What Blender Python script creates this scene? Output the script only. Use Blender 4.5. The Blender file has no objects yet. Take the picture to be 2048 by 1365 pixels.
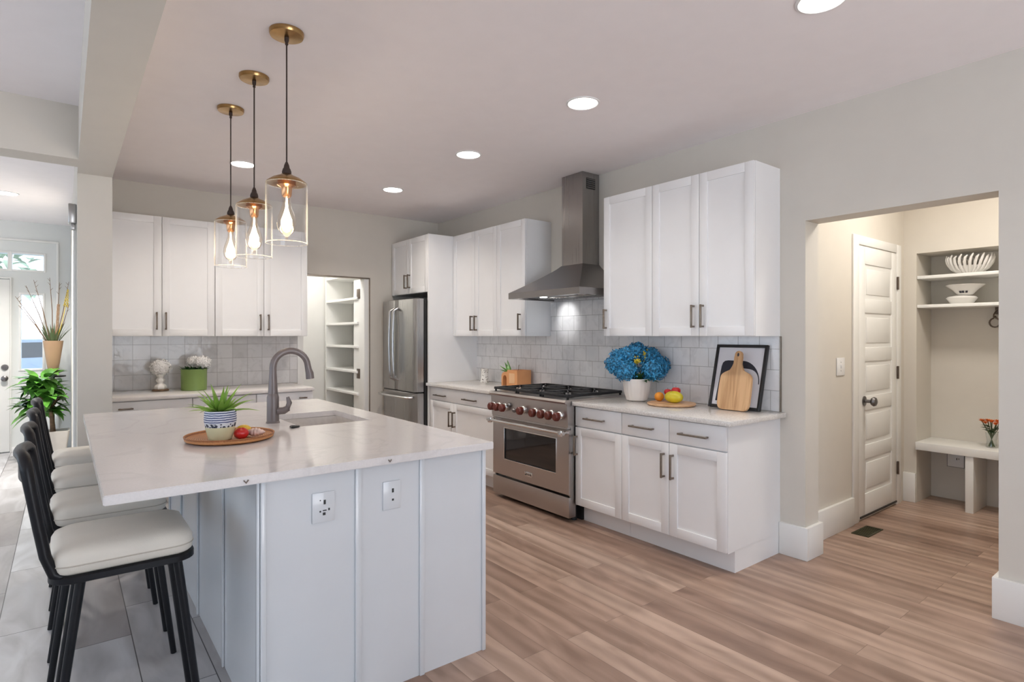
import bpy, bmesh, math, random
from mathutils import Vector, Matrix
random.seed(7)
PI = math.pi
sc = bpy.context.scene
COL = sc.collection

# ------------------------------------------------------------------ camera, world, exposure
cam_data = bpy.data.cameras.new('camera')
cam = bpy.data.objects.new('camera', cam_data)
COL.objects.link(cam)
cam.location = (0, 0, 1.37)
cam.rotation_euler = (PI / 2, 0, -0.661)
cam_data.sensor_width = 36
cam_data.lens = 36 * 1152.3 / 2048
cam_data.shift_y = -9.7 / 2048
cam_data.clip_start = 0.05
sc.camera = cam

world = bpy.data.worlds.new('world')
sc.world = world
world.use_nodes = True
bg = world.node_tree.nodes['Background']
WN, WL = world.node_tree.nodes, world.node_tree.links
w_tc = WN.new('ShaderNodeTexCoord')
w_sep = WN.new('ShaderNodeSeparateXYZ')
WL.new(w_tc.outputs['Generated'], w_sep.inputs[0])
w_rmp = WN.new('ShaderNodeValToRGB')          # bright lower half added to lift the ceiling, pale sky above
w_rmp.color_ramp.elements[0].position = 0.42
w_rmp.color_ramp.elements[0].color = (0.98, 0.975, 1.0, 1)
w_rmp.color_ramp.elements[1].position = 0.56
w_rmp.color_ramp.elements[1].color = (0.27, 0.33, 0.40, 1)
w_map = WN.new('ShaderNodeMath')
w_map.operation = 'MULTIPLY_ADD'
w_map.inputs[1].default_value = 0.5
w_map.inputs[2].default_value = 0.5
WL.new(w_sep.outputs[2], w_map.inputs[0])
w_side = WN.new('ShaderNodeMath')             # dims the added lower glow toward the hall side
w_side.operation = 'MAXIMUM'
w_side.inputs[1].default_value = 0.0
w_neg = WN.new('ShaderNodeMath')
w_neg.operation = 'MULTIPLY'
w_neg.inputs[1].default_value = -0.22
WL.new(w_sep.outputs[0], w_neg.inputs[0])
WL.new(w_neg.outputs[0], w_side.inputs[0])
w_sum = WN.new('ShaderNodeMath')
WL.new(w_map.outputs[0], w_sum.inputs[0])
WL.new(w_side.outputs[0], w_sum.inputs[1])
WL.new(w_sum.outputs[0], w_rmp.inputs['Fac'])
WL.new(w_rmp.outputs['Color'], bg.inputs[0])
bg.inputs[1].default_value = 5.0

vs = sc.view_settings
sc.display_settings.display_device = 'sRGB'
vs.view_transform = 'Standard'
vs.look = 'None'
vs.gamma = 1
vs.use_curve_mapping = False
vs.exposure = 0.74
sc.cycles.max_bounces = 10
sc.cycles.diffuse_bounces = 6
sc.cycles.transparent_max_bounces = 16
sc.cycles.caustics_reflective = False
sc.cycles.caustics_refractive = False
sc.cycles.sample_clamp_indirect = 6

DOWNLIGHT_W = 2.5
PENDANT_W = 3

# ------------------------------------------------------------------ materials
def nmat(name):
    m = bpy.data.materials.new(name)
    m.use_nodes = True
    return m, m.node_tree.nodes, m.node_tree.links, m.node_tree.nodes['Principled BSDF']

def simple(name, col, rough=0.5, metal=0.0, noise=0.04, nscale=8, bump=0.0, bscale=60, **kw):
    """Principled material with a faint procedural variation of its colour and a fine bump."""
    m, N, L, b = nmat(name)
    b.inputs['Roughness'].default_value = rough
    b.inputs['Metallic'].default_value = metal
    tc = N.new('ShaderNodeTexCoord')
    nz = N.new('ShaderNodeTexNoise')
    nz.inputs['Scale'].default_value = nscale
    L.new(tc.outputs['Object'], nz.inputs['Vector'])
    rp = N.new('ShaderNodeValToRGB')
    lo = [max(0, c * (1 - noise)) for c in col]
    hi = [min(1, c * (1 + noise)) for c in col]
    rp.color_ramp.elements[0].color = (*lo, 1)
    rp.color_ramp.elements[1].color = (*hi, 1)
    rp.color_ramp.elements[0].position = 0.3
    rp.color_ramp.elements[1].position = 0.7
    L.new(nz.outputs['Fac'], rp.inputs['Fac'])
    L.new(rp.outputs['Color'], b.inputs['Base Color'])
    if bump:
        n2 = N.new('ShaderNodeTexNoise')
        n2.inputs['Scale'].default_value = bscale
        L.new(tc.outputs['Object'], n2.inputs['Vector'])
        bp = N.new('ShaderNodeBump')
        bp.inputs['Strength'].default_value = bump
        bp.inputs['Distance'].default_value = 0.01
        L.new(n2.outputs['Fac'], bp.inputs['Height'])
        L.new(bp.outputs['Normal'], b.inputs['Normal'])
    for k, v in kw.items():
        b.inputs[k.replace('_', ' ')].default_value = v
    return m

def math_node(N, L, op, a, b=None):
    n = N.new('ShaderNodeMath')
    n.operation = op
    for i, v in enumerate((a, b)):
        if v is None:
            continue
        if isinstance(v, (int, float)):
            n.inputs[i].default_value = v
        else:
            L.new(v, n.inputs[i])
    return n.outputs[0]

def mix_col(N, L, fac, a, b, mode='MIX'):
    n = N.new('ShaderNodeMix')
    n.data_type = 'RGBA'
    n.blend_type = mode
    for i, v in ((0, fac), (6, a), (7, b)):
        if isinstance(v, (int, float)):
            n.inputs[i].default_value = v
        elif isinstance(v, tuple):
            n.inputs[i].default_value = (*v, 1)
        else:
            L.new(v, n.inputs[i])
    return n.outputs[2]

def plank_floor():
    """Warm brown planks in the kitchen and wide grey planks on the stool side, all running along the room."""
    m, N, L, b = nmat('floor_planks')
    geo = N.new('ShaderNodeNewGeometry')
    sep = N.new('ShaderNodeSeparateXYZ')
    L.new(geo.outputs['Position'], sep.inputs[0])
    X, Y = sep.outputs[0], sep.outputs[1]

    def planks(width, length, ramp, grain_dark, gap_col, gap, seed, wave):
        cmb = N.new('ShaderNodeCombineXYZ')
        L.new(math_node(N, L, 'ADD', Y, seed), cmb.inputs[0])
        L.new(X, cmb.inputs[1])
        br = N.new('ShaderNodeTexBrick')
        br.offset = 0.37
        br.offset_frequency = 2
        br.inputs['Color1'].default_value = (0, 0, 0, 1)
        br.inputs['Color2'].default_value = (1, 1, 1, 1)
        br.inputs['Mortar'].default_value = (0.5, 0.5, 0.5, 1)
        br.inputs['Scale'].default_value = 1
        br.inputs['Mortar Size'].default_value = gap
        br.inputs['Mortar Smooth'].default_value = 0.2
        br.inputs['Brick Width'].default_value = length
        br.inputs['Row Height'].default_value = width
        L.new(cmb.outputs[0], br.inputs['Vector'])
        rnd = br.outputs['Color']
        rp = N.new('ShaderNodeValToRGB')
        cr = rp.color_ramp
        cr.interpolation = 'LINEAR'
        while len(cr.elements) < len(ramp):
            cr.elements.new(0.5)
        for e, (p, c) in zip(cr.elements, ramp):
            e.position = p
            e.color = (*c, 1)
        L.new(rnd, rp.inputs['Fac'])
        # grain: stretched along the plank, shifted per plank
        off = math_node(N, L, 'MULTIPLY', rnd, 37.0)
        g = N.new('ShaderNodeCombineXYZ')
        L.new(math_node(N, L, 'ADD', math_node(N, L, 'MULTIPLY', Y, 1.1), off), g.inputs[0])
        L.new(math_node(N, L, 'MULTIPLY', X, 3.6), g.inputs[1])
        L.new(off, g.inputs[2])
        nz = N.new('ShaderNodeTexNoise')
        nz.inputs['Scale'].default_value = 1.6
        nz.inputs['Detail'].default_value = 4
        nz.inputs['Roughness'].default_value = 0.45
        nz.inputs['Distortion'].default_value = 1.8
        L.new(g.outputs[0], nz.inputs['Vector'])
        g2 = N.new('ShaderNodeCombineXYZ')
        L.new(math_node(N, L, 'ADD', math_node(N, L, 'MULTIPLY', Y, 0.42), off), g2.inputs[0])
        L.new(math_node(N, L, 'ADD', math_node(N, L, 'MULTIPLY', X, 3.4), off), g2.inputs[1])
        L.new(off, g2.inputs[2])
        wv = N.new('ShaderNodeTexWave')
        wv.bands_direction = 'Y'
        wv.inputs['Scale'].default_value = 1.0
        wv.inputs['Distortion'].default_value = 7.5
        wv.inputs['Detail'].default_value = 1.5
        wv.inputs['Detail Scale'].default_value = 0.7
        L.new(g2.outputs[0], wv.inputs['Vector'])
        fac = math_node(N, L, 'ADD', math_node(N, L, 'MULTIPLY', nz.outputs['Fac'], 1 - wave),
                        math_node(N, L, 'MULTIPLY', wv.outputs['Fac'], wave))
        r2 = N.new('ShaderNodeValToRGB')
        r2.color_ramp.elements[0].position = 0.30
        r2.color_ramp.elements[0].color = (*grain_dark, 1)
        r2.color_ramp.elements[1].position = 0.68
        r2.color_ramp.elements[1].color = (1.12, 1.12, 1.12, 1)
        L.new(fac, r2.inputs['Fac'])
        c = mix_col(N, L, 1.0, rp.outputs['Color'], r2.outputs['Color'], 'MULTIPLY')
        return mix_col(N, L, br.outputs['Fac'], c, gap_col), br.outputs['Fac'], fac

    warm, gap_w, gr_w = planks(0.128, 1.35,
        [(0.0, (0.250, 0.160, 0.120)), (0.35, (0.345, 0.232, 0.178)), (0.7, (0.40, 0.278, 0.215)), (1.0, (0.49, 0.36, 0.285))],
        (0.68, 0.64, 0.61), (0.17, 0.11, 0.08), 0.0011, 0.3, 0.20)
    grey, gap_g, gr_g = planks(0.245, 0.92,
        [(0.0, (0.27, 0.25, 0.245)), (0.4, (0.40, 0.395, 0.40)), (0.75, (0.48, 0.485, 0.50)), (1.0, (0.54, 0.55, 0.565))],
        (0.76, 0.74, 0.73), (0.045, 0.04, 0.04), 0.0022, 1.1, 0.0)
    side = math_node(N, L, 'LESS_THAN', X, 0.9)
    col = mix_col(N, L, side, warm, grey)
    L.new(col, b.inputs['Base Color'])
    b.inputs['Roughness'].default_value = 0.36
    rr = math_node(N, L, 'MULTIPLY_ADD', gr_w, 0.18)
    rr.node.inputs[2].default_value = 0.27
    L.new(rr, b.inputs['Roughness'])
    h = math_node(N, L, 'SUBTRACT', math_node(N, L, 'MULTIPLY', gr_w, 0.25),
                  math_node(N, L, 'ADD', math_node(N, L, 'MULTIPLY', gap_w, math_node(N, L, 'SUBTRACT', 1.0, side)),
                            math_node(N, L, 'MULTIPLY', gap_g, side)))
    bp = N.new('ShaderNodeBump')
    bp.inputs['Strength'].default_value = 0.25
    bp.inputs['Distance'].default_value = 0.002
    L.new(h, bp.inputs['Height'])
    L.new(bp.outputs['Normal'], b.inputs['Normal'])
    return m

def tile_material(name, axis, offset, w, h, x0, z0, mottle, c1, c2):
    """Hand-made glazed tile with thin grout, each tile a little different."""
    m, N, L, b = nmat(name)
    geo = N.new('ShaderNodeNewGeometry')
    sep = N.new('ShaderNodeSeparateXYZ')
    L.new(geo.outputs['Position'], sep.inputs[0])
    cmb = N.new('ShaderNodeCombineXYZ')
    L.new(math_node(N, L, 'SUBTRACT', sep.outputs[axis], x0), cmb.inputs[0])
    L.new(math_node(N, L, 'SUBTRACT', sep.outputs[2], z0), cmb.inputs[1])
    br = N.new('ShaderNodeTexBrick')
    br.offset = offset
    br.inputs['Scale'].default_value = 1
    br.inputs['Color1'].default_value = (c1, c1 * 0.992, c1 * 0.995, 1)
    br.inputs['Color2'].default_value = (c2, c2 * 0.992, c2 * 0.995, 1)
    br.inputs['Mortar'].default_value = (0.40, 0.39, 0.385, 1)
    br.inputs['Mortar Size'].default_value = 0.0022
    br.inputs['Mortar Smooth'].default_value = 0.3
    br.inputs['Brick Width'].default_value = w
    br.inputs['Row Height'].default_value = h
    L.new(cmb.outputs[0], br.inputs['Vector'])
    nz = N.new('ShaderNodeTexNoise')
    nz.inputs['Scale'].default_value = 11
    nz.inputs['Detail'].default_value = 5
    nz.inputs['Distortion'].default_value = 1.2
    L.new(geo.outputs['Position'], nz.inputs['Vector'])
    rp = N.new('ShaderNodeValToRGB')
    rp.color_ramp.elements[0].position = 0.34
    rp.color_ramp.elements[0].color = (1 - mottle, 1 - mottle, 1 - mottle, 1)
    rp.color_ramp.elements[1].position = 0.5
    rp.color_ramp.elements[1].color = (1.04, 1.04, 1.04, 1)
    L.new(nz.outputs['Fac'], rp.inputs['Fac'])
    L.new(mix_col(N, L, 1.0, br.outputs['Color'], rp.outputs['Color'], 'MULTIPLY'), b.inputs['Base Color'])
    b.inputs['Roughness'].default_value = 0.12
    n2 = N.new('ShaderNodeTexNoise')
    n2.inputs['Scale'].default_value = 14
    L.new(geo.outputs['Position'], n2.inputs['Vector'])
    hh = math_node(N, L, 'SUBTRACT', math_node(N, L, 'MULTIPLY', n2.outputs['Fac'], 0.9), br.outputs['Fac'])
    bp = N.new('ShaderNodeBump')
    bp.inputs['Strength'].default_value = 0.35
    bp.inputs['Distance'].default_value = 0.006
    L.new(hh, bp.inputs['Height'])
    L.new(bp.outputs['Normal'], b.inputs['Normal'])
    return m

def quartz_material(name, base, speck, speck_amount, vein=0.0):
    m, N, L, b = nmat(name)
    tc = N.new('ShaderNodeNewGeometry')
    nz = N.new('ShaderNodeTexNoise')
    nz.inputs['Scale'].default_value = 160
    nz.inputs['Detail'].default_value = 2
    L.new(tc.outputs['Position'], nz.inputs['Vector'])
    rp = N.new('ShaderNodeValToRGB')
    rp.color_ramp.elements[0].position = 0.40
    rp.color_ramp.elements[0].color = (1, 1, 1, 1)
    rp.color_ramp.elements[1].position = 0.62
    rp.color_ramp.elements[1].color = (0, 0, 0, 1)
    L.new(nz.outputs['Fac'], rp.inputs['Fac'])
    c = mix_col(N, L, math_node(N, L, 'MULTIPLY', rp.outputs['Color'], speck_amount), base, speck)
    if vein:
        wv = N.new('ShaderNodeTexNoise')
        wv.inputs['Scale'].default_value = 1.6
        wv.inputs['Detail'].default_value = 4
        wv.inputs['Distortion'].default_value = 1.5
        L.new(tc.outputs['Position'], wv.inputs['Vector'])
        r = N.new('ShaderNodeValToRGB')
        e = r.color_ramp.elements
        e[0].position = 0.47; e[0].color = (0, 0, 0, 1)
        e[1].position = 0.53; e[1].color = (0, 0, 0, 1)
        k = e.new(0.5); k.color = (1, 1, 1, 1)
        L.new(wv.outputs['Fac'], r.inputs['Fac'])
        c = mix_col(N, L, math_node(N, L, 'MULTIPLY', r.outputs['Color'], vein), c, tuple(x * 0.8 for x in base))
    L.new(c, b.inputs['Base Color'])
    b.inputs['Roughness'].default_value = 0.14
    return m

def brushed_steel(name, col, rough=0.3, axis=2, stretch=120):
    m, N, L, b = nmat(name)
    tc = N.new('ShaderNodeTexCoord')
    mp = N.new('ShaderNodeMapping')
    s = [stretch] * 3
    s[axis] = 1.5
    mp.inputs['Scale'].default_value = s
    L.new(tc.outputs['Object'], mp.inputs['Vector'])
    nz = N.new('ShaderNodeTexNoise')
    nz.inputs['Scale'].default_value = 1.0
    nz.inputs['Detail'].default_value = 3
    L.new(mp.outputs[0], nz.inputs['Vector'])
    b.inputs['Metallic'].default_value = 1
    L.new(mix_col(N, L, nz.outputs['Fac'], tuple(c * 0.965 for c in col), tuple(min(1, c * 1.035) for c in col)), b.inputs['Base Color'])
    r = math_node(N, L, 'MULTIPLY_ADD', nz.outputs['Fac'], 0.04)
    r.node.inputs[2].default_value = rough - 0.02
    L.new(r, b.inputs['Roughness'])
    b.inputs['Anisotropic'].default_value = 0.4
    return m

def wood_material(name, c1, c2, scale=1.0, axis=2, rough=0.45):
    m, N, L, b = nmat(name)
    tc = N.new('ShaderNodeTexCoord')
    mp = N.new('ShaderNodeMapping')
    s = [26 * scale] * 3
    s[axis] = 2.5 * scale
    mp.inputs['Scale'].default_value = s
    L.new(tc.outputs['Object'], mp.inputs['Vector'])
    nz = N.new('ShaderNodeTexNoise')
    nz.inputs['Scale'].default_value = 1
    nz.inputs['Detail'].default_value = 5
    nz.inputs['Distortion'].default_value = 0.8
    L.new(mp.outputs[0], nz.inputs['Vector'])
    rp = N.new('ShaderNodeValToRGB')
    rp.color_ramp.elements[0].position = 0.36
    rp.color_ramp.elements[0].color = (*c1, 1)
    rp.color_ramp.elements[1].position = 0.58
    rp.color_ramp.elements[1].color = (*c2, 1)
    L.new(nz.outputs['Fac'], rp.inputs['Fac'])
    L.new(rp.outputs['Color'], b.inputs['Base Color'])
    b.inputs['Roughness'].default_value = rough
    return m

def thin_glass(name, tint=(1, 1, 1), ior=1.5, gain=1.0):
    """Thin clear glass: straight transmission with a Fresnel reflection."""
    m, N, L, b = nmat(name)
    N.remove(b)
    out = N['Material Output']
    tr = N.new('ShaderNodeBsdfTransparent')
    tr.inputs[0].default_value = (*tint, 1)
    gl = N.new('ShaderNodeBsdfGlossy')
    gl.inputs['Roughness'].default_value = 0.02
    nz = N.new('ShaderNodeTexNoise')
    nz.inputs['Scale'].default_value = 5
    bp = N.new('ShaderNodeBump')
    bp.inputs['Strength'].default_value = 0.03
    L.new(nz.outputs['Fac'], bp.inputs['Height'])
    L.new(bp.outputs['Normal'], gl.inputs['Normal'])
    lw = N.new('ShaderNodeLayerWeight')
    lw.inputs['Blend'].default_value = 0.5
    r0 = ((ior - 1) / (ior + 1)) ** 2
    f = math_node(N, L, 'MULTIPLY_ADD', math_node(N, L, 'POWER', lw.outputs['Facing'], 4.0), (1 - r0) * gain)
    f.node.inputs[2].default_value = r0 * gain
    f.node.use_clamp = True
    mx = N.new('ShaderNodeMixShader')
    L.new(f, mx.inputs[0])
    L.new(tr.outputs[0], mx.inputs[1])
    L.new(gl.outputs[0], mx.inputs[2])
    L.new(mx.outputs[0], out.inputs['Surface'])
    return m

def edge_highlight_glass(name):
    """Clear shade glass with bright edge highlights painted in at the silhouette."""
    m = thin_glass(name, (0.985, 0.985, 0.985), 1.5, 1.0)
    N, L = m.node_tree.nodes, m.node_tree.links
    out = N['Material Output']
    base = out.inputs['Surface'].links[0].from_socket
    tl = N.new('ShaderNodeBsdfTranslucent')
    tl.inputs[0].default_value = (0.95, 0.95, 0.95, 1)
    lw = N.new('ShaderNodeLayerWeight')
    lw.inputs['Blend'].default_value = 0.5
    f = math_node(N, L, 'MULTIPLY', math_node(N, L, 'POWER', lw.outputs['Facing'], 7.0), 0.85)  # white grows toward the silhouette in place of refracted highlights
    mx = N.new('ShaderNodeMixShader')
    L.new(f, mx.inputs[0])
    L.new(base, mx.inputs[1])
    L.new(tl.outputs[0], mx.inputs[2])
    L.new(mx.outputs[0], out.inputs['Surface'])
    return m

def rim_highlight_glass(name):  # translucent white stands in for bright light along the glass rim
    m, N, L, b = nmat(name)
    N.remove(b)
    out = N['Material Output']
    tr = N.new('ShaderNodeBsdfTransparent')
    tl = N.new('ShaderNodeBsdfTranslucent')
    tl.inputs[0].default_value = (0.95, 0.95, 0.95, 1)
    nz = N.new('ShaderNodeTexNoise')
    nz.inputs['Scale'].default_value = 22
    f = math_node(N, L, 'MULTIPLY', nz.outputs['Fac'], 1.1)
    f.node.use_clamp = True
    mx = N.new('ShaderNodeMixShader')
    L.new(f, mx.inputs[0])
    L.new(tr.outputs[0], mx.inputs[1])
    L.new(tl.outputs[0], mx.inputs[2])
    L.new(mx.outputs[0], out.inputs['Surface'])
    return m

def emitter(name, col, strength):
    m, N, L, b = nmat(name)
    b.inputs['Base Color'].default_value = (0.9, 0.9, 0.9, 1)
    b.inputs['Emission Color'].default_value = (*col, 1)
    b.inputs['Emission Strength'].default_value = strength
    return m

M = {}
M['floor'] = plank_floor()
M['wall'] = simple('wall_paint', (0.64, 0.605, 0.545), 0.75, noise=0.01, bump=0.03, bscale=220)
M['foyer_wall'] = simple('foyer_wall_paint', (0.70, 0.72, 0.71), 0.75, noise=0.01, bump=0.03, bscale=220)
M['ceiling'] = simple('ceiling_paint', (0.88, 0.84, 0.85), 0.9, noise=0.01, bump=0.03, bscale=200)
M['trim'] = simple('trim_paint', (0.80, 0.80, 0.78), 0.38, noise=0.01)
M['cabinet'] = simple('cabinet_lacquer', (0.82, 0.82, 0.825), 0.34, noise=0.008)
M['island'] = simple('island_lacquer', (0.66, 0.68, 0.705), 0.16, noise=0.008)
M['dark_gap'] = simple('shadow_gap', (0.03, 0.03, 0.03), 0.8)
M['quartz_island'] = quartz_material('island_quartz', (0.72, 0.69, 0.68), (0.66, 0.63, 0.62), 0.4, 0.35)
M['quartz'] = quartz_material('speckled_quartz', (0.74, 0.715, 0.69), (0.50, 0.47, 0.43), 0.55)
M['tile_back'] = tile_material('square_tile', 0, 0.0, 0.135, 0.134, 0.208, 0.891, 0.05, 0.54, 0.66)
M['tile_right'] = tile_material('brick_tile', 1, 0.5, 0.15, 0.132, 0.02, 0.891, 0.06, 0.68, 0.76)
M['bronze'] = simple('dark_bronze', (0.16, 0.125, 0.10), 0.34, 0.9, noise=0.1, nscale=40)
M['pewter_lit_bronze'] = simple('pewter_and_lit_bronze', (0.27, 0.225, 0.185), 0.3, 0.9, noise=0.1, nscale=40)  # lighter copy of the handle bronze, light put into its colour; also pewter trims
M['black_metal'] = simple('black_metal', (0.006, 0.006, 0.008), 0.38, 0.0, noise=0.2, nscale=30, Specular_IOR_Level=0.3)
M['knob_metal'] = simple('gunmetal', (0.20, 0.19, 0.19), 0.28, 0.9, noise=0.08, nscale=30)
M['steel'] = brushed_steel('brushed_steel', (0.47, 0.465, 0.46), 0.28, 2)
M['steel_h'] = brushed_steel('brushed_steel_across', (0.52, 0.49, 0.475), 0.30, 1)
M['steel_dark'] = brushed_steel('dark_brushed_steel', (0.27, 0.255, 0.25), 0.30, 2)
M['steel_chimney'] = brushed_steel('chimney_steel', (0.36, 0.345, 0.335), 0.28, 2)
M['chrome'] = simple('polished_steel', (0.78, 0.78, 0.78), 0.12, 1.0, noise=0.02)
M['iron'] = simple('cast_iron', (0.010, 0.010, 0.012), 0.5, 0.0, noise=0.3, nscale=60, bump=0.2, bscale=200)
M['oven_glass'] = simple('oven_glass', (0.018, 0.017, 0.017), 0.04, 0.0, noise=0.2, IOR=1.6)
M['knob_red'] = simple('red_knob', (0.125, 0.022, 0.013), 0.28, 0.0, noise=0.15, nscale=30)
M['plastic_black'] = simple('black_plastic', (0.02, 0.02, 0.02), 0.5)
M['plate_white'] = simple('white_plastic', (0.80, 0.80, 0.80), 0.35, noise=0.01)
M['taupe'] = simple('taupe_metal', (0.17, 0.145, 0.142), 0.36, 0.25, noise=0.05)
M['sink'] = simple('sink_composite', (0.60, 0.565, 0.53), 0.35, 0.0, noise=0.05, nscale=50)
M['cream'] = simple('cream_upholstery', (0.70, 0.655, 0.575), 0.62, noise=0.03, bump=0.08, bscale=300)
M['piping'] = simple('piping_cord', (0.50, 0.45, 0.38), 0.6)
M['brass'] = simple('antique_brass', (0.42, 0.265, 0.115), 0.26, 1.0, noise=0.12, nscale=30)
M['copper'] = simple('copper_socket', (0.62, 0.32, 0.15), 0.22, 1.0, noise=0.08)
M['cord'] = simple('brown_cord', (0.035, 0.02, 0.015), 0.7)
M['glass'] = edge_highlight_glass('shade_glass')
M['rim_highlight'] = rim_highlight_glass('shade_rim_highlight')
M['bulb_glass'] = thin_glass('bulb_glass', (1.0, 0.95, 0.88), 1.45, 1.0)
M['pane'] = thin_glass('window_glass', (0.97, 0.985, 0.985), 1.5)
M['filament'] = emitter('glowing_filament', (1.0, 0.80, 0.52), 14)
M['lens'] = emitter('downlight_lens', (1.0, 0.95, 0.88), 9)
M['hood_lens'] = emitter('hood_lamp_lens', (1.0, 0.98, 0.95), 9)
M['leaf'] = simple('glossy_leaf', (0.085, 0.25, 0.035), 0.28, noise=0.55, nscale=11)
M['leaf_light'] = simple('light_leaf', (0.20, 0.36, 0.055), 0.38, noise=0.3, nscale=12)
M['leaf_dark'] = simple('dark_leaf', (0.025, 0.085, 0.022), 0.45, noise=0.3, nscale=14)
M['stem'] = simple('green_stem', (0.10, 0.14, 0.06), 0.55, noise=0.3)
M['twig'] = simple('brown_twig', (0.13, 0.075, 0.04), 0.7, noise=0.3, nscale=30)
M['yellow_flower'] = simple('yellow_blossom', (0.62, 0.47, 0.03), 0.6, noise=0.2)
M['soil'] = simple('potting_soil', (0.03, 0.022, 0.016), 0.95, noise=0.3, nscale=40, bump=0.5, bscale=80)
M['white_flower'] = simple('white_petal', (0.82, 0.81, 0.80), 0.7, noise=0.04, nscale=30)
M['blue_flower'] = simple('blue_petal', (0.030, 0.225, 0.42), 0.6, noise=0.8, nscale=55)
M['orange_flower'] = simple('orange_petal', (0.68, 0.17, 0.03), 0.6, noise=0.25, nscale=30)
M['ceramic'] = simple('white_ceramic', (0.78, 0.765, 0.74), 0.25, noise=0.02)
M['ribbed'] = simple('cream_ceramic', (0.76, 0.70, 0.65), 0.35, noise=0.03)
M['green_pot'] = simple('green_enamel', (0.20, 0.30, 0.09), 0.33, 0.15, noise=0.06)
M['tan'] = simple('tan_ceramic', (0.37, 0.235, 0.14), 0.4, noise=0.06)
M['planter'] = simple('pale_stone', (0.62, 0.58, 0.53), 0.6, noise=0.05)
M['terracotta'] = simple('peach_terracotta', (0.66, 0.31, 0.13), 0.5, noise=0.06)
M['terracotta_pale'] = simple('pale_terracotta', (0.72, 0.44, 0.24), 0.5, noise=0.05)
M['board'] = wood_material('pale_maple', (0.46, 0.255, 0.115), (0.66, 0.41, 0.215), 1.0, 2)
M['tray_wood'] = wood_material('turned_maple', (0.50, 0.29, 0.15), (0.64, 0.40, 0.23), 1.0, 0)
M['mango'] = simple('mango_skin', (0.62, 0.52, 0.03), 0.35, noise=0.35, nscale=7)
M['orange'] = simple('orange_skin', (0.72, 0.27, 0.02), 0.42, noise=0.15, nscale=14, bump=0.2, bscale=150)
M['red_fruit'] = simple('red_skin', (0.55, 0.018, 0.018), 0.28, noise=0.3, nscale=8)
M['shell'] = simple('mottled_shell', (0.68, 0.50, 0.44), 0.45, noise=0.3, nscale=30)
M['ink'] = simple('charcoal_ink', (0.030, 0.030, 0.042), 0.8)
M['paper'] = simple('print_paper', (0.74, 0.73, 0.77), 0.8, noise=0.01)
M['frame_black'] = simple('black_frame', (0.012, 0.012, 0.013), 0.4)
M['vent'] = simple('olive_vent', (0.045, 0.043, 0.02), 0.55, 0.3)
M['pale_stone_ground'] = simple('pale_paving', (0.62, 0.63, 0.64), 0.9, noise=0.08, nscale=2)
M['car_blue'] = simple('car_paint', (0.26, 0.31, 0.40), 0.3, 0.2)
M['car_glass'] = simple('car_window', (0.02, 0.03, 0.04), 0.1)
M['tree_leaf'] = simple('tree_foliage', (0.30, 0.36, 0.26), 0.8, noise=0.4, nscale=3)

def rattan_material():
    m, N, L, b = nmat('woven_rattan')
    tc = N.new('ShaderNodeTexCoord')
    wv = N.new('ShaderNodeTexWave')
    wv.wave_type = 'RINGS'
    wv.rings_direction = 'Z'
    wv.inputs['Scale'].default_value = 38
    wv.inputs['Distortion'].default_value = 1.5
    wv.inputs['Detail Scale'].default_value = 9
    L.new(tc.outputs['Object'], wv.inputs['Vector'])
    L.new(mix_col(N, L, wv.outputs['Fac'], (0.27, 0.09, 0.03), (0.58, 0.27, 0.10)), b.inputs['Base Color'])
    b.inputs['Roughness'].default_value = 0.5
    bp = N.new('ShaderNodeBump')
    bp.inputs['Strength'].default_value = 0.5
    bp.inputs['Distance'].default_value = 0.004
    L.new(wv.outputs['Fac'], bp.inputs['Height'])
    L.new(bp.outputs['Normal'], b.inputs['Normal'])
    return m
M['rattan'] = rattan_material()

def striped_pot_material():
    """Cream pot whose upper part is knitted in blue and white bands over a dark zigzag band."""
    m, N, L, b = nmat('striped_pot')
    tc = N.new('ShaderNodeTexCoord')
    sep = N.new('ShaderNodeSeparateXYZ')
    L.new(tc.outputs['Object'], sep.inputs[0])
    z = sep.outputs[2]
    nz = N.new('ShaderNodeTexNoise')
    nz.inputs['Scale'].default_value = 60
    L.new(tc.outputs['Object'], nz.inputs['Vector'])
    zz = math_node(N, L, 'ADD', z, math_node(N, L, 'MULTIPLY', nz.outputs['Fac'], 0.004))
    st = math_node(N, L, 'GREATER_THAN', math_node(N, L, 'FRACT', math_node(N, L, 'MULTIPLY', zz, 105.0)), 0.5)
    c = mix_col(N, L, st, (0.62, 0.64, 0.70), (0.055, 0.075, 0.18))
    vo = N.new('ShaderNodeTexVoronoi')
    vo.inputs['Scale'].default_value = 75
    L.new(tc.outputs['Object'], vo.inputs['Vector'])
    dots = math_node(N, L, 'GREATER_THAN', vo.outputs['Distance'], 0.48)
    band = mix_col(N, L, dots, (0.03, 0.035, 0.06), (0.6, 0.62, 0.66))
    c = mix_col(N, L, math_node(N, L, 'LESS_THAN', zz, 0.076), c, band)
    c = mix_col(N, L, math_node(N, L, 'LESS_THAN', zz, 0.060), c, (0.62, 0.60, 0.38))
    L.new(c, b.inputs['Base Color'])
    b.inputs['Roughness'].default_value = 0.55
    return m
M['striped_pot'] = striped_pot_material()

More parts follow.
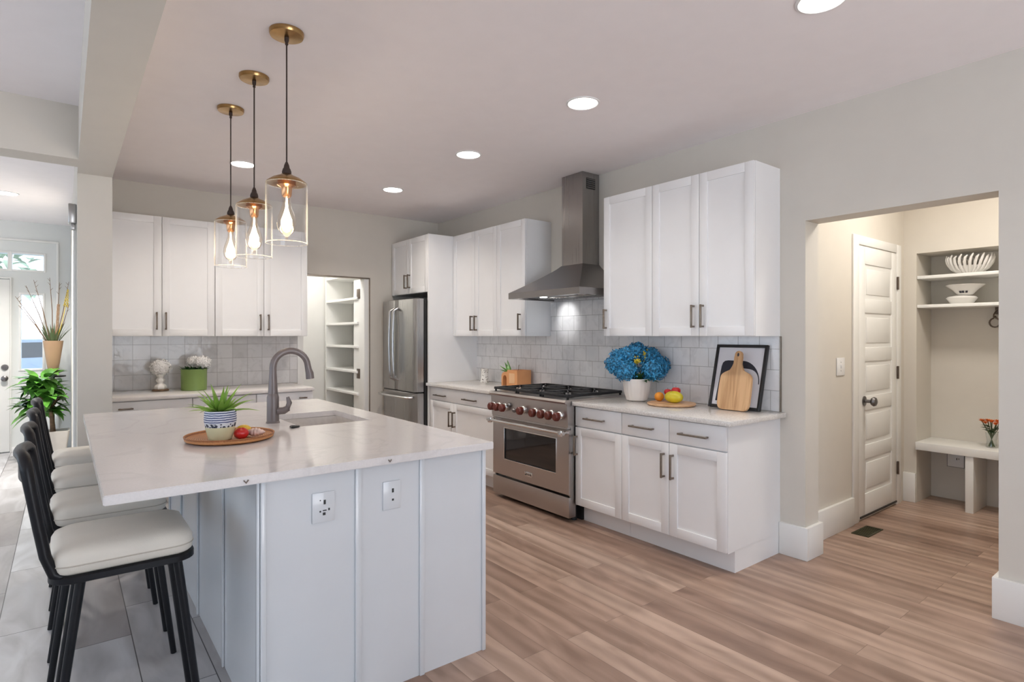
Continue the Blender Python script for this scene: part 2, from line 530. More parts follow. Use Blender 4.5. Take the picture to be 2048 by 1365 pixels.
def painted_canister_material():
    m, N, L, b = nmat('painted_canister')
    tc = N.new('ShaderNodeTexCoord')
    nz = N.new('ShaderNodeTexNoise')
    nz.inputs['Scale'].default_value = 26
    nz.inputs['Detail'].default_value = 3
    nz.inputs['Distortion'].default_value = 2.5
    L.new(tc.outputs['Object'], nz.inputs['Vector'])
    f = math_node(N, L, 'GREATER_THAN', nz.outputs['Fac'], 0.58)
    L.new(mix_col(N, L, f, (0.80, 0.78, 0.74), (0.09, 0.07, 0.06)), b.inputs['Base Color'])
    b.inputs['Roughness'].default_value = 0.22
    return m
M['canister'] = painted_canister_material()

# ------------------------------------------------------------------ mesh helpers
def box(bm, x0, x1, y0, y1, z0, z1, bev=0.0, seg=2):
    vs_ = [bm.verts.new((x, y, z)) for z in (z0, z1) for y in (y0, y1) for x in (x0, x1)]
    f = [(0, 2, 3, 1), (4, 5, 7, 6), (0, 1, 5, 4), (2, 6, 7, 3), (0, 4, 6, 2), (1, 3, 7, 5)]
    faces = [bm.faces.new([vs_[i] for i in q]) for q in f]
    if bev:
        es = list({e for fa in faces for e in fa.edges})
        bmesh.ops.bevel(bm, geom=es, offset=bev, segments=seg, affect='EDGES', profile=0.5)
    return faces

def loft(bm, rings, cap0=True, cap1=True, closed=True):
    """Skin a list of equal-length point rings."""
    rv = [[bm.verts.new(p) for p in r] for r in rings]
    n = len(rv[0])
    for a, b_ in zip(rv, rv[1:]):
        for i in range(n if closed else n - 1):
            j = (i + 1) % n
            bm.faces.new((a[i], a[j], b_[j], b_[i]))
    if cap0:
        bm.faces.new(list(reversed(rv[0])))
    if cap1:
        bm.faces.new(rv[-1])
    return rv

def circle(cx, cy, z, r, n, ry=None, wob=None):
    ry = r if ry is None else ry
    out = []
    for i in range(n):
        a = 2 * PI * i / n
        k = wob(a) if wob else 1
        out.append((cx + r * k * math.cos(a), cy + ry * k * math.sin(a), z))
    return out

def lathe(bm, prof, n=32, cx=0, cy=0, cap0=True, cap1=True, wob=None):
    loft(bm, [circle(cx, cy, z, max(r, 1e-4), n, wob=wob) for r, z in prof], cap0, cap1)

def rrect(cx, cy, w, d, r, z, k=6):
    r = min(r, w / 2 - 1e-4, d / 2 - 1e-4)
    pts = []
    for sx, sy, a0 in ((1, 1, 0), (-1, 1, PI / 2), (-1, -1, PI), (1, -1, 1.5 * PI)):
        for i in range(k + 1):
            a = a0 + PI / 2 * i / k
            pts.append((cx + sx * (w / 2 - r) + r * math.cos(a), cy + sy * (d / 2 - r) + r * math.sin(a), z))
    return pts

def tube(bm, pts, r, n=10, cap=True):
    """Round tube along a polyline; r is a number or one radius per point."""
    pts = [Vector(p) for p in pts]
    rs = [r] * len(pts) if isinstance(r, (int, float)) else list(r)
    rings = []
    prev = None
    for i, p in enumerate(pts):
        if i == 0:
            d = pts[1] - p
        elif i == len(pts) - 1:
            d = p - pts[i - 1]
        else:
            d = (pts[i + 1] - p).normalized() + (p - pts[i - 1]).normalized()
        d.normalize()
        if prev is None:
            up = Vector((0, 0, 1)) if abs(d.z) < 0.9 else Vector((1, 0, 0))
            u = d.cross(up).normalized()
        else:
            u = prev - d * prev.dot(d)
            u.normalize()
        prev = u
        v = d.cross(u)
        rings.append([p + u * (rs[i] * math.cos(2 * PI * k / n)) + v * (rs[i] * math.sin(2 * PI * k / n)) for k in range(n)])
    loft(bm, rings, cap, cap)

def arc(c, r, a0, a1, n, plane='xz'):
    out = []
    for i in range(n + 1):
        a = a0 + (a1 - a0) * i / n
        if plane == 'xz':
            out.append((c[0] + r * math.cos(a), c[1], c[2] + r * math.sin(a)))
        elif plane == 'yz':
            out.append((c[0], c[1] + r * math.cos(a), c[2] + r * math.sin(a)))
        else:
            out.append((c[0] + r * math.cos(a), c[1] + r * math.sin(a), c[2]))
    return out

def ball(bm, c, r, n=20, m=14, bumps=None):
    """Ellipsoid; r a number or triple; bumps(dir) scales the radius."""
    r = (r, r, r) if isinstance(r, (int, float)) else r
    rings = []
    for j in range(m + 1):
        t = PI * j / m
        ring = []
        for i in range(n):
            a = 2 * PI * i / n
            s = max(math.sin(t), 0.012)
            d = Vector((s * math.cos(a), s * math.sin(a), -math.cos(t)))
            k = bumps(d) if bumps else 1
            ring.append((c[0] + r[0] * d.x * k, c[1] + r[1] * d.y * k, c[2] + r[2] * d.z * k))
        rings.append(ring)
    loft(bm, rings)

def prism(bm, poly, t0, t1, axis='y'):
    """Extrude a 2D outline. axis y: outline in x,z; axis x: outline in y,z; axis z: outline in x,y."""
    def P(a, b_, t):
        return {'y': (a, t, b_), 'x': (t, a, b_), 'z': (a, b_, t)}[axis]
    loft(bm, [[P(a, b_, t0) for a, b_ in poly], [P(a, b_, t1) for a, b_ in poly]])

def leaf_blade(bm, base, az, pitch, length, width, droop=0.6, thick=0.0, seg=6, fold=0.25, tip=1.0):
    """A leaf starting at base, heading az, rising by pitch and bending down along its length."""
    p = Vector(base)
    h = Vector((math.cos(az), math.sin(az), 0))
    side = Vector((-math.sin(az), math.cos(az), 0))
    rows = []
    ang = pitch
    for i in range(seg + 1):
        t = i / seg
        w = width * (math.sin(PI * (0.10 + 0.90 * t) ** 0.85 * tip) if tip < 1.01 else (1 - t)) * 0.5
        w = max(w, 0.0006)
        d = h * math.cos(ang) + Vector((0, 0, 1)) * math.sin(ang)
        nrm = side.cross(d) * -1
        rows.append((p - side * w + nrm * (w * fold), p.copy(), p + side * w + nrm * (w * fold)))
        p = p + d * (length / seg)
        ang -= droop / seg
    vv = [[bm.verts.new(q) for q in r] for r in rows]
    for a, b_ in zip(vv, vv[1:]):
        bm.faces.new((a[0], a[1], b_[1], b_[0]))
        bm.faces.new((a[1], a[2], b_[2], b_[1]))

def spike_blade(bm, base, az, pitch, length, width, droop):
    """Tapering succulent blade."""
    p = Vector(base)
    h = Vector((math.cos(az), math.sin(az), 0))
    side = Vector((-math.sin(az), math.cos(az), 0))
    rings = []
    ang = pitch
    seg = 6
    for i in range(seg + 1):
        t = i / seg
        w = width * 0.5 * (0.75 + 0.5 * t if t < 0.35 else (1.02 - t) * 1.42)
        w = max(w, 0.0006)
        d = h * math.cos(ang) + Vector((0, 0, 1)) * math.sin(ang)
        nrm = d.cross(side) * -1
        th = w * 0.22
        rings.append([p - side * w + nrm * th * 1.5, p - nrm * th, p + side * w + nrm * th * 1.5, p + nrm * th * 0.6])
        p = p + d * (length / seg)
        ang -= droop / seg
    loft(bm, rings)

def obj(name, bm, mat, parent=None, loc=None, rotz=None, smooth=40):
    bmesh.ops.recalc_face_normals(bm, faces=bm.faces[:])
    me = bpy.data.meshes.new(name)
    bm.to_mesh(me)
    bm.free()
    me.materials.append(mat)
    if smooth:
        for p in me.polygons:
            p.use_smooth = True
        me.set_sharp_from_angle(angle=math.radians(smooth))
    o = bpy.data.objects.new(name, me)
    COL.objects.link(o)
    if parent is not None:
        o.parent = parent
    if loc is not None:
        o.location = loc
    if rotz is not None:
        o.rotation_euler = (0, 0, rotz)
    return o

def thing(name, label, cat, loc=(0, 0, 0), rotz=0.0, group=None):
    o = bpy.data.objects.new(name, None)
    COL.objects.link(o)
    o.empty_display_size = 0.1
    o.location = loc
    o.rotation_euler = (0, 0, rotz)
    o['label'] = label
    o['category'] = cat
    if group:
        o['group'] = group
    return o

def tag(o, label, cat, group=None):
    o['label'] = label
    o['category'] = cat
    if group:
        o['group'] = group
    return o

def struct(name, bm, mat, label=None, cat=None, parent=None, smooth=40, loc=None):
    o = obj(name, bm, mat, parent, loc=loc, smooth=smooth)
    if parent is None:
        o['kind'] = 'structure'
        if label:
            o['label'] = label
        if cat:
            o['category'] = cat
    return o

def BM():
    return bmesh.new()

def dup(root, loc, label, rotz=None):
    """A copy of a thing with copies of its parts and their parts."""
    r = root.copy()
    COL.objects.link(r)
    r.location = loc
    if rotz is not None:
        r.rotation_euler = (0, 0, rotz)
    r['label'] = label
    for ch in list(root.children):
        c = ch.copy()
        COL.objects.link(c)
        c.parent = r
        for g in list(ch.children):
            d = g.copy()
            COL.objects.link(d)
            d.parent = c
    return r

# ------------------------------------------------------------------ measured planes of the house
XR, YB, ZC = 3.58, 6.07, 2.737            # range wall, rear kitchen wall, ceiling
X_UP, X_LOW, X_TOE = 3.265, 2.969, 3.06   # fronts of the wall cabinets, base cabinets, toe kick
YE = 1.836                                # end of the cabinet run
Z_UP0, Z_UP1, Z_CT = 1.37, 2.43, 0.891
Z_ISL = 0.914

# ------------------------------------------------------------------ large structure
b = BM(); box(b, -4.0, 6.1, -3.0, 9.2, -0.1, 0.0)
struct('floor', b, M['floor'], 'plank floor, warm brown in the kitchen and wider grey planks beside the stools', 'floor', smooth=0)
b = BM(); box(b, -4.0, 6.1, -3.0, 9.2, ZC, ZC + 0.12)
struct('ceiling', b, M['ceiling'], 'flat off-white ceiling over kitchen and hall', 'ceiling', smooth=0)

O0, O1, OZ = 0.757, 1.68, 2.077           # opening to the mudroom
b = BM()
box(b, XR, 3.75, -3.0, O0, 0, ZC)
box(b, XR, 3.75, O0, O1, OZ, ZC)
box(b, XR, 3.75, O1, 7.4, 0, ZC)
struct('wall_right', b, M['wall'], 'cream range wall with a cased-free opening to the mudroom', 'wall', smooth=0)
b = BM()
box(b, 0.253, 1.965, YB, YB + 0.13, 0, ZC)
box(b, 1.965, 2.69, YB, YB + 0.13, 2.013, ZC)
box(b, 2.69, XR, YB, YB + 0.13, 0, ZC)
struct('wall_back', b, M['wall'], 'cream rear kitchen wall with an open pantry doorway', 'wall', smooth=0)
b = BM(); box(b, 0.068, 0.253, 4.637, 9.0, 0, ZC)
struct('wall_left', b, M['wall'], 'wall end standing behind the far end of the island', 'wall', smooth=0)
b = BM(); box(b, 0.068, 0.253, -3.0, 4.637, 2.42, ZC)
struct('ceiling_beam', b, M['wall'], 'boxed ceiling beam running over the stools', 'beam', smooth=0)
b = BM(); box(b, -4.0, 0.068, 4.28, 4.475, 2.42, ZC)
struct('wall_header', b, M['wall'], 'dropped header across the hall to the front door', 'wall', smooth=0)

# unseen walls added to limit daylight: rear pieces and a left wall with openings
b = BM()
box(b, -4.12, -4.0, -3.0, 9.0, 0, 0.75)
box(b, -4.12, -4.0, -3.0, 9.0, 2.0, ZC)
for y0, y1 in ((-3.0, -2.6), (4.0, 4.9), (8.6, 9.0)):
    box(b, -4.12, -4.0, y0, y1, 0.75, 2.0)
struct('wall_hall_left_added', b, M['wall'], smooth=0)
b = BM(); box(b, -4.0, 0.068, -3.12, -3.0, 0, ZC)
box(b, 2.5, 3.75, -3.12, -3.0, 0, ZC)  # added piece dims the near end of the range wall
struct('wall_hall_rear_added', b, M['wall'], smooth=0)

# mudroom shell
b = BM(); box(b, 3.75, 5.54, 1.79, 1.92, 0, ZC)
struct('wall_mudroom_left', b, M['wall'], 'mudroom wall that holds the five-panel door', 'wall', smooth=0)
N0, N1, NZ = 0.92, 1.70, 2.05             # recess for bench and shelves
b = BM()
box(b, 5.54, 5.60, N1, 1.92, 0, ZC)
box(b, 5.54, 5.60, 0.45, N0, 0, ZC)
box(b, 5.54, 5.60, N0, N1, NZ, ZC)
box(b, 5.89, 6.0, 0.45, 1.92, 0, ZC)
box(b, 5.60, 5.89, N1, 1.76, 0, NZ)
box(b, 5.60, 5.89, N0 - 0.06, N0, 0, NZ)
box(b, 5.60, 5.89, N0 - 0.06, 1.76, NZ, NZ + 0.05)
struct('wall_mudroom_back', b, M['wall'], 'mudroom rear wall with a recess for bench and shelves', 'wall', smooth=0)
b = BM(); box(b, 3.75, 5.54, 0.40, 0.52, 0, ZC)
struct('wall_mudroom_right', b, M['wall'], smooth=0)

# pantry shell
b = BM(); box(b, 1.60, 3.10, 7.28, 7.40, 0, ZC)
struct('wall_pantry_back', b, M['trim'], smooth=0)
b = BM(); box(b, 1.55, 1.66, YB + 0.13, 7.28, 0, ZC)
struct('wall_pantry_left', b, M['trim'], smooth=0)
b = BM(); box(b, 2.97, 3.10, YB + 0.13, 7.28, 0, ZC)
struct('wall_pantry_right', b, M['trim'], smooth=0)

# foyer wall with front door, sidelight and transom
FY = 9.0
b = BM()
def wall_y(bm, x0, x1, z0, z1, holes, y0, y1):
    """Wall in the xz plane with rectangular holes, as boxes."""
    xs = sorted({x0, x1, *[h[0] for h in holes], *[h[1] for h in holes]})
    zs = sorted({z0, z1, *[h[2] for h in holes], *[h[3] for h in holes]})
    for xa, xb in zip(xs, xs[1:]):
        for za, zb in zip(zs, zs[1:]):
            cx, cz = (xa + xb) / 2, (za + zb) / 2
            if any(h[0] < cx < h[1] and h[2] < cz < h[3] for h in holes):
                continue
            box(bm, xa, xb, y0, y1, za, zb)
SIDE = (-0.403, -0.205, 0.978, 1.866)
TR1 = (-0.484, -0.195, 2.163, 2.35)
TR2 = (-1.40, -0.524, 2.163, 2.35)
wall_y(b, -4.0, 0.068, 0, ZC, [SIDE, TR1, TR2], FY, FY + 0.12)
struct('wall_foyer', b, M['foyer_wall'], 'pale hall wall with the front door', 'wall', smooth=0)
for i, (h, lab) in enumerate(((SIDE, 'tall sidelight window beside the front door'),
                              (TR1, 'small transom window above the sidelight'),
                              (TR2, 'transom window above the front door'))):
    b = BM()
    t = 0.022
    box(b, h[0] - t, h[0], FY - 0.012, FY, h[2] - t, h[3] + t, 0.003)
    box(b, h[1], h[1] + t, FY - 0.012, FY, h[2] - t, h[3] + t, 0.003)
    box(b, h[0], h[1], FY - 0.012, FY, h[3], h[3] + t, 0.003)
    box(b, h[0], h[1], FY - 0.012, FY, h[2] - t, h[2], 0.003)
    w = struct('window_%d' % (i + 1), b, M['trim'], lab, 'window')
    b = BM(); box(b, h[0], h[1], FY + 0.05, FY + 0.056, h[2], h[3])
    obj('pane', b, M['pane'], w)
b = BM()
box(b, -1.42, -0.502, FY - 0.035, FY - 0.001, 0.012, 2.035, 0.004)
d1 = struct('door_1', b, M['trim'], 'white front door at the end of the hall', 'door')
for z, nm in ((0.875, 'door_knob'), (1.005, 'deadbolt')):
    b = BM()
    rings = []
    prof = ((0.030, 0.036), (0.032, 0.042), (0.015, 0.05), (0.014, 0.066), (0.030, 0.074), (0.033, 0.09), (0.02, 0.10)) if nm == 'door_knob' else \
           ((0.034, 0.036), (0.034, 0.045), (0.026, 0.055), (0.024, 0.060))
    loft(b, [[(-0.546 + r * math.cos(2 * PI * k / 20), FY - y, z + r * math.sin(2 * PI * k / 20)) for k in range(20)] for r, y in prof])
    obj(nm, b, M['knob_metal'], d1)
b = BM()
box(b, -0.075, -0.050, FY - 0.02, FY, 0, 2.50, 0.003)
box(b, -1.60, -0.050, FY - 0.02, FY, 2.50, 2.525, 0.003)
box(b, -0.502, -0.488, FY - 0.025, FY, 0, 2.06, 0.002)
box(b, -1.60, -0.488, FY - 0.02, FY, 2.045, 2.062, 0.002)
box(b, -0.488, -0.075, FY - 0.02, FY, 0.0, 0.06, 0.003)
struct('trim_1', b, M['trim'], 'white casing around the front door and sidelight', 'trim')
b = BM()
box(b, 0.050, 0.068, 4.95, 5.05, 0.45, 2.22, 0.003)
box(b, 0.040, 0.068, 4.93, 5.07, 0.40, 0.45, 0.004)
struct('trim_2', b, M['trim'], 'tall white casing strip on the hall side of the wall end', 'trim')
b = BM()
box(b, 0.022, 0.066, 4.80, 4.88, 2.12, 2.25, 0.006)
box(b, 0.036, 0.062, 4.82, 4.86, 2.08, 2.12, 0.004)
tag(obj('door_chime', b, M['steel']), 'small grey box fixed high on the hall side of the wall end', 'door chime')

# baseboards
def base_strip(bm, x0, x1, y0, y1, h=0.2):
    box(bm, x0, x1, y0, y1, 0, h, 0.003)
b = BM()
base_strip(b, XR - 0.022, XR, O1 - 0.022, YE - 0.001)
base_strip(b, XR, 3.772, O1 - 0.022, O1)
base_strip(b, 3.75, 3.772, O1, 1.77)
struct('baseboard_left', b, M['trim'], 'tall white baseboard wrapping the wall end beside the cabinets', 'baseboard')
b = BM()
base_strip(b, XR - 0.022, XR, -3.0, O0 + 0.022, 0.2)
base_strip(b, XR, 3.772, O0, O0 + 0.022, 0.2)
struct('baseboard_right', b, M['trim'], 'tall white baseboard right of the mudroom opening', 'baseboard')
b = BM(); base_strip(b, 3.75, 4.515, 1.768, 1.79)
struct('baseboard_mudroom', b, M['trim'], 'tall white baseboard left of the mudroom door', 'baseboard')
b = BM(); base_strip(b, 5.518, 5.54, 1.703, 1.79, 0.24)
struct('baseboard_niche', b, M['trim'], 'short baseboard piece beside the mudroom bench', 'baseboard')

# mudroom door
DX0, DX1 = 4.62, 5.346
b = BM()
box(b, 4.520, DX0 - 0.004, 1.776, 1.79, 0, 2.115, 0.003)
box(b, DX1 + 0.004, 5.44, 1.776, 1.79, 0, 2.115, 0.003)
box(b, DX0 - 0.004, DX1 + 0.004, 1.776, 1.79, 2.048, 2.115, 0.003)
struct('trim_3', b, M['trim'], 'flat white casing around the mudroom door', 'trim')
def shaker_front(bm, x0, x1, z0, z1, y_face, thick, stile, rec, bev=0.0015):
    """Slab with one recessed flat panel, its face at y_face looking to -y."""
    yb = y_face + thick
    ix0, ix1, iz0, iz1 = x0 + stile, x1 - stile, z0 + stile, z1 - stile
    box(bm, x0, ix0, y_face, yb, z0, z1, bev)
    box(bm, ix1, x1, y_face, yb, z0, z1, bev)
    box(bm, ix0, ix1, y_face, yb, z0, iz0, bev)
    box(bm, ix0, ix1, y_face, yb, iz1, z1, bev)
    box(bm, ix0 - 0.002, ix1 + 0.002, y_face + rec, yb, iz0 - 0.002, iz1 + 0.002)
b = BM()
yf = 1.778
st = 0.105
pz = [0.19]
n_p = 5
ph = 0.262
gap = (2.035 - 0.125 - 0.19 - n_p * ph) / (n_p - 1)
box(b, DX0, DX0 + st, yf, 1.789, 0.02, 2.04, 0.002)
box(b, DX1 - st, DX1, yf, 1.789, 0.02, 2.04, 0.002)
z = 0.02
tops = [0.19 + i * (ph + gap) for i in range(n_p)]
for zt in tops + [2.04]:
    box(b, DX0 + st, DX1 - st, yf, 1.789, z, zt, 0.0015)
    z = zt + ph
for zt in tops:
    box(b, DX0 + st, DX1 - st, yf + 0.007, 1.789, zt, zt + ph)
    box(b, DX0 + st + 0.035, DX1 - st - 0.035, yf + 0.002, 1.789, zt + 0.035, zt + ph - 0.035, 0.004)
d2 = struct('door_2', b, M['trim'], 'white five-panel door in the mudroom', 'door')
b = BM()
loft(b, [[(4.705 + r * math.cos(2 * PI * k / 24), yf - y, 0.887 + r * math.sin(2 * PI * k / 24)) for k in range(24)]
         for r, y in ((0.036, 0.0), (0.036, 0.006), (0.014, 0.012), (0.012, 0.045), (0.028, 0.052), (0.035, 0.066), (0.030, 0.080), (0.012, 0.088))])
obj('door_knob', b, M['knob_metal'], d2)
for z in (1.80, 1.075, 0.30):
    b = BM()
    box(b, DX1 - 0.004, DX1 + 0.03, yf - 0.004, yf, z - 0.05, z + 0.05, 0.001)
    tube(b, [(DX1 + 0.006, yf - 0.008, z - 0.052), (DX1 + 0.006, yf - 0.008, z + 0.052)], 0.008, 10)
    obj('hinge', b, M['bronze'], d2)
b = BM(); box(b, DX0 + 0.01, DX1 - 0.01, yf - 0.006, yf, 0.022, 0.035)
obj('door_sweep', b, M['plastic_black'], d2)

# pantry doorway trim
b = BM()
box(b, 1.905, 1.965, YB - 0.012, YB, 0.0, 2.013, 0.002)
box(b, 1.953, 1.965, YB, YB + 0.13, 0.0, 2.013, 0.002)
struct('trim_4', b, M['trim'], 'narrow white jamb on the left of the pantry doorway', 'trim')
b = BM()
box(b, 2.64, 2.692, YB + 0.005, YB + 0.30, 0.0, 2.012, 0.002)
t5 = struct('trim_5', b, M['trim'], 'white jamb board on the right of the pantry doorway', 'trim')
for z in (1.85, 0.945):
    b = BM(); box(b, 2.632, 2.641, YB + 0.12, YB + 0.20, z - 0.055, z + 0.055, 0.002)
    obj('hinge', b, M['bronze'], t5)
b = BM()
box(b, 1.965, 2.70, YB - 0.004, YB + 0.01, 2.008, 2.022, 0.001)
box(b, 2.694, 2.706, YB - 0.004, YB + 0.01, 0.0, 2.022, 0.001)
struct('trim_6', b, M['pewter_lit_bronze'], 'thin grey metal edge around the pantry doorway', 'trim')

# tiled backsplashes
b = BM(); box(b, 0.253, 1.903, YB - 0.010, YB - 0.001, Z_CT, Z_UP0)
struct('wall_tile_back', b, M['tile_back'], 'glossy square grey tiles above the rear counter', 'backsplash', smooth=0)
b = BM()
box(b, XR - 0.010, XR - 0.001, YE, 5.22, Z_CT, Z_UP0)
box(b, XR - 0.010, XR - 0.001, 3.06, 4.006, Z_UP0, 1.72)
struct('wall_tile_right', b, M['tile_right'], 'glazed white brick tiles behind the range and counters', 'backsplash', smooth=0)
b = BM(); box(b, XR - 0.014, XR - 0.001, YE - 0.008, YE - 0.0005, Z_CT, Z_UP0 - 0.001)
struct('trim_7', b, M['pewter_lit_bronze'], 'thin metal strip ending the tiles', 'trim')

# ------------------------------------------------------------------ cabinets
def pull(parent, x, z, y_face, length, vertical, mat):
    """Square bar pull on two posts."""
    b = BM()
    s = 0.0055
    p = 0.032
    h = length / 2
    if vertical:
        box(b, x - s, x + s, y_face - p - 0.006, y_face - p + 0.006, z - h, z + h, 0.0018)
        for q in (-h + 0.008, h - 0.008):
            box(b, x - s * 0.9, x + s * 0.9, y_face - p, y_face, z + q - 0.006, z + q + 0.006, 0.001)
    else:
        box(b, x - h, x + h, y_face - p - 0.006, y_face - p + 0.006, z - s, z + s, 0.0018)
        for q in (-h + 0.012, h - 0.012):
            box(b, x + q - 0.006, x + q + 0.006, y_face - p, y_face, z - s * 0.9, z + s * 0.9, 0.001)
    return obj('handle', b, mat, parent)

def cabinet(name, label, cat, loc, rotz, W, D, H, fronts, toe=0.0, toe_depth=0.09, mat=None, hmat=None, gap=0.002, group=None, end_notch=False):
    """Box cabinet: back on local y=0, face at y=-D, fronts = (kind, x0, x1, z0, z1, [(hx, hz, vertical, length)...])."""
    mat = mat or M['cabinet']
    hmat = hmat or M['pewter_lit_bronze']
    root = thing(name, label, cat, loc, rotz, group)
    b = BM()
    t = 0.02
    g = 0.0008
    if toe:
        box(b, g, W - g, -(D - t) + 0.0, -g, toe, H)
        box(b, g, W - g, -(D - toe_depth), -g, 0, toe + 0.001)
    else:
        box(b, g, W - g, -(D - t), -g, 0, H, 0.001)
    obj('body', b, mat, root, smooth=0)
    for kind, x0, x1, z0, z1, handles in fronts:
        b = BM()
        if kind == 'door':
            shaker_front(b, x0 + gap, x1 - gap, z0 + gap, z1 - gap, -D, t - 0.001, 0.058, 0.0085)
        else:
            box(b, x0 + gap, x1 - gap, -D, -(D - t) - 0.001, z0 + gap, z1 - gap, 0.002)
        f = obj(kind, b, mat, root)
        for hx, hz, vert, ln in handles:
            pull(f, hx, hz, -D, ln, vert, hmat)
    return root

RZ = -PI / 2
WC = 'wall cabinet'
D_UP = XR - X_UP
HZ = 0.13   # handle centre above the bottom of a wall cabinet
cabinet('wall_cabinet', 'narrow single-door white wall cabinet just right of the steel hood', WC, (XR, 3.055, Z_UP0), RZ, 0.461, D_UP, Z_UP1 - Z_UP0,
        [('door', 0, 0.461, 0, 1.06, [(0.03, HZ, True, 0.15)])], group='wall cabinets')
cabinet('wall_cabinet', 'double-door white wall cabinet above the framed print, nearest the mudroom', WC, (XR, 2.594, Z_UP0), RZ, 0.758, D_UP, Z_UP1 - Z_UP0,
        [('door', 0, 0.380, 0, 1.06, [(0.342, HZ, True, 0.15)]), ('door', 0.380, 0.758, 0, 1.06, [(0.412, HZ, True, 0.15)])], group='wall cabinets')
cabinet('wall_cabinet', 'double-door white wall cabinet between the fridge panel and a single-door cabinet', WC, (XR, 5.218, Z_UP0), RZ, 0.778, D_UP, Z_UP1 - Z_UP0,
        [('door', 0, 0.41, 0, 1.06, [(0.372, HZ, True, 0.15)]), ('door', 0.41, 0.778, 0, 1.06, [(0.445, HZ, True, 0.15)])], hmat=M['bronze'], group='wall cabinets')
cabinet('wall_cabinet', 'single-door white wall cabinet just left of the steel hood', WC, (XR, 4.44, Z_UP0), RZ, 0.432, D_UP, Z_UP1 - Z_UP0,
        [('door', 0, 0.432, 0, 1.06, [(0.367, HZ, True, 0.15)])], hmat=M['bronze'], group='wall cabinets')
D_BU = YB - 5.745
cabinet('wall_cabinet', 'double-door white wall cabinet on the rear wall beside the wall end', WC, (0.254, YB, Z_UP0), 0, 0.821, D_BU, 1.027,
        [('door', 0, 0.410, 0, 1.027, [(0.370, HZ, True, 0.15)]), ('door', 0.410, 0.821, 0, 1.027, [(0.438, HZ, True, 0.15)])], hmat=M['bronze'], group='wall cabinets')
cabinet('wall_cabinet', 'double-door white wall cabinet on the rear wall behind the pendants, beside the pantry', WC, (1.0765, YB, Z_UP0), 0, 0.827, D_BU, 1.027,
        [('door', 0, 0.418, 0, 1.027, [(0.382, HZ, True, 0.15)]), ('door', 0.418, 0.827, 0, 1.027, [(0.455, HZ, True, 0.15)])], hmat=M['bronze'], group='wall cabinets')

D_LO = XR - X_LOW
BC = 'base cabinet'
HB = Z_CT - 0.031
cabinet('base_cabinet', 'white base cabinet with one drawer and one door, right of the range', BC, (XR, 3.06, 0), RZ, 0.446, D_LO, HB,
        [('drawer', 0, 0.446, 0.71, HB - 0.006, [(0.205, 0.778, False, 0.19)]), ('door', 0, 0.446, 0.131, 0.706, [(0.022, 0.57, True, 0.145)])],
        toe=0.125, toe_depth=X_TOE - X_LOW, group='base cabinets')
bc2 = cabinet('base_cabinet', 'white base cabinet with two drawers and two doors at the mudroom end', BC, (XR, 2.614, 0), RZ, 0.778, D_LO, HB,
        [('drawer', 0, 0.386, 0.71, HB - 0.006, [(0.182, 0.778, False, 0.19)]), ('drawer', 0.386, 0.778, 0.71, HB - 0.006, [(0.570, 0.778, False, 0.20)]),
         ('door', 0, 0.386, 0.131, 0.706, [(0.350, 0.563, True, 0.155)]), ('door', 0.386, 0.778, 0.131, 0.706, [(0.418, 0.563, True, 0.155)])],
        toe=0.125, toe_depth=X_TOE - X_LOW, group='base cabinets')
cabinet('base_cabinet', 'white base cabinet with one wide drawer and two doors, between fridge and range', BC, (XR, 5.218, 0), RZ, 1.20, D_LO, HB,
        [('drawer', 0.03, 1.19, 0.725, HB - 0.006, [(0.245, 0.778, False, 0.20), (0.775, 0.778, False, 0.21)]),
         ('door', 0.03, 0.474, 0.131, 0.72, [(0.44, 0.565, True, 0.15)]), ('door', 0.474, 1.19, 0.131, 0.72, [(0.508, 0.565, True, 0.15)])],
        toe=0.125, toe_depth=X_TOE - X_LOW, hmat=M['bronze'], group='base cabinets')
D_BB = YB - 5.42
for x0, w, lab, hs in ((0.256, 0.59, 'white rear base cabinet below the white flower vase', [(0.125, 0.80, False, 0.10)]),
                   (0.847, 0.50, 'white rear base cabinet mostly behind the faucet and island', []),
                   (1.348, 0.50, 'white rear base cabinet nearest the pantry doorway', [(0.40, 0.80, False, 0.07)])):
    cabinet('base_cabinet', lab, BC, (x0, YB, 0), 0, w, D_BB, HB,
            [('drawer', 0, w, 0.71, HB - 0.006, hs), ('door', 0, w / 2, 0.131, 0.706, []), ('door', w / 2, w, 0.131, 0.706, [])],
            toe=0.125, hmat=M['bronze'], group='base cabinets')

# countertops
def edge_slab(bm, x0, x1, y0, y1, z0, z1):
    box(bm, x0, x1, y0, y1, z0, z1, 0.003, 2)
b = BM(); edge_slab(b, 2.935, XR - 0.012, 1.79, 3.062, Z_CT - 0.03, Z_CT)
tag(obj('countertop', b, M['quartz']), 'pale speckled stone countertop right of the range', 'countertop')
b = BM(); edge_slab(b, 2.935, XR - 0.012, 4.016, 5.217, Z_CT - 0.03, Z_CT)
tag(obj('countertop', b, M['quartz']), 'pale stone countertop between fridge panel and range', 'countertop')
b = BM(); edge_slab(b, 0.256, 1.851, 5.39, YB - 0.012, Z_CT - 0.03, Z_CT)
tag(obj('countertop', b, M['quartz_island']), 'pale stone countertop along the rear wall', 'countertop')

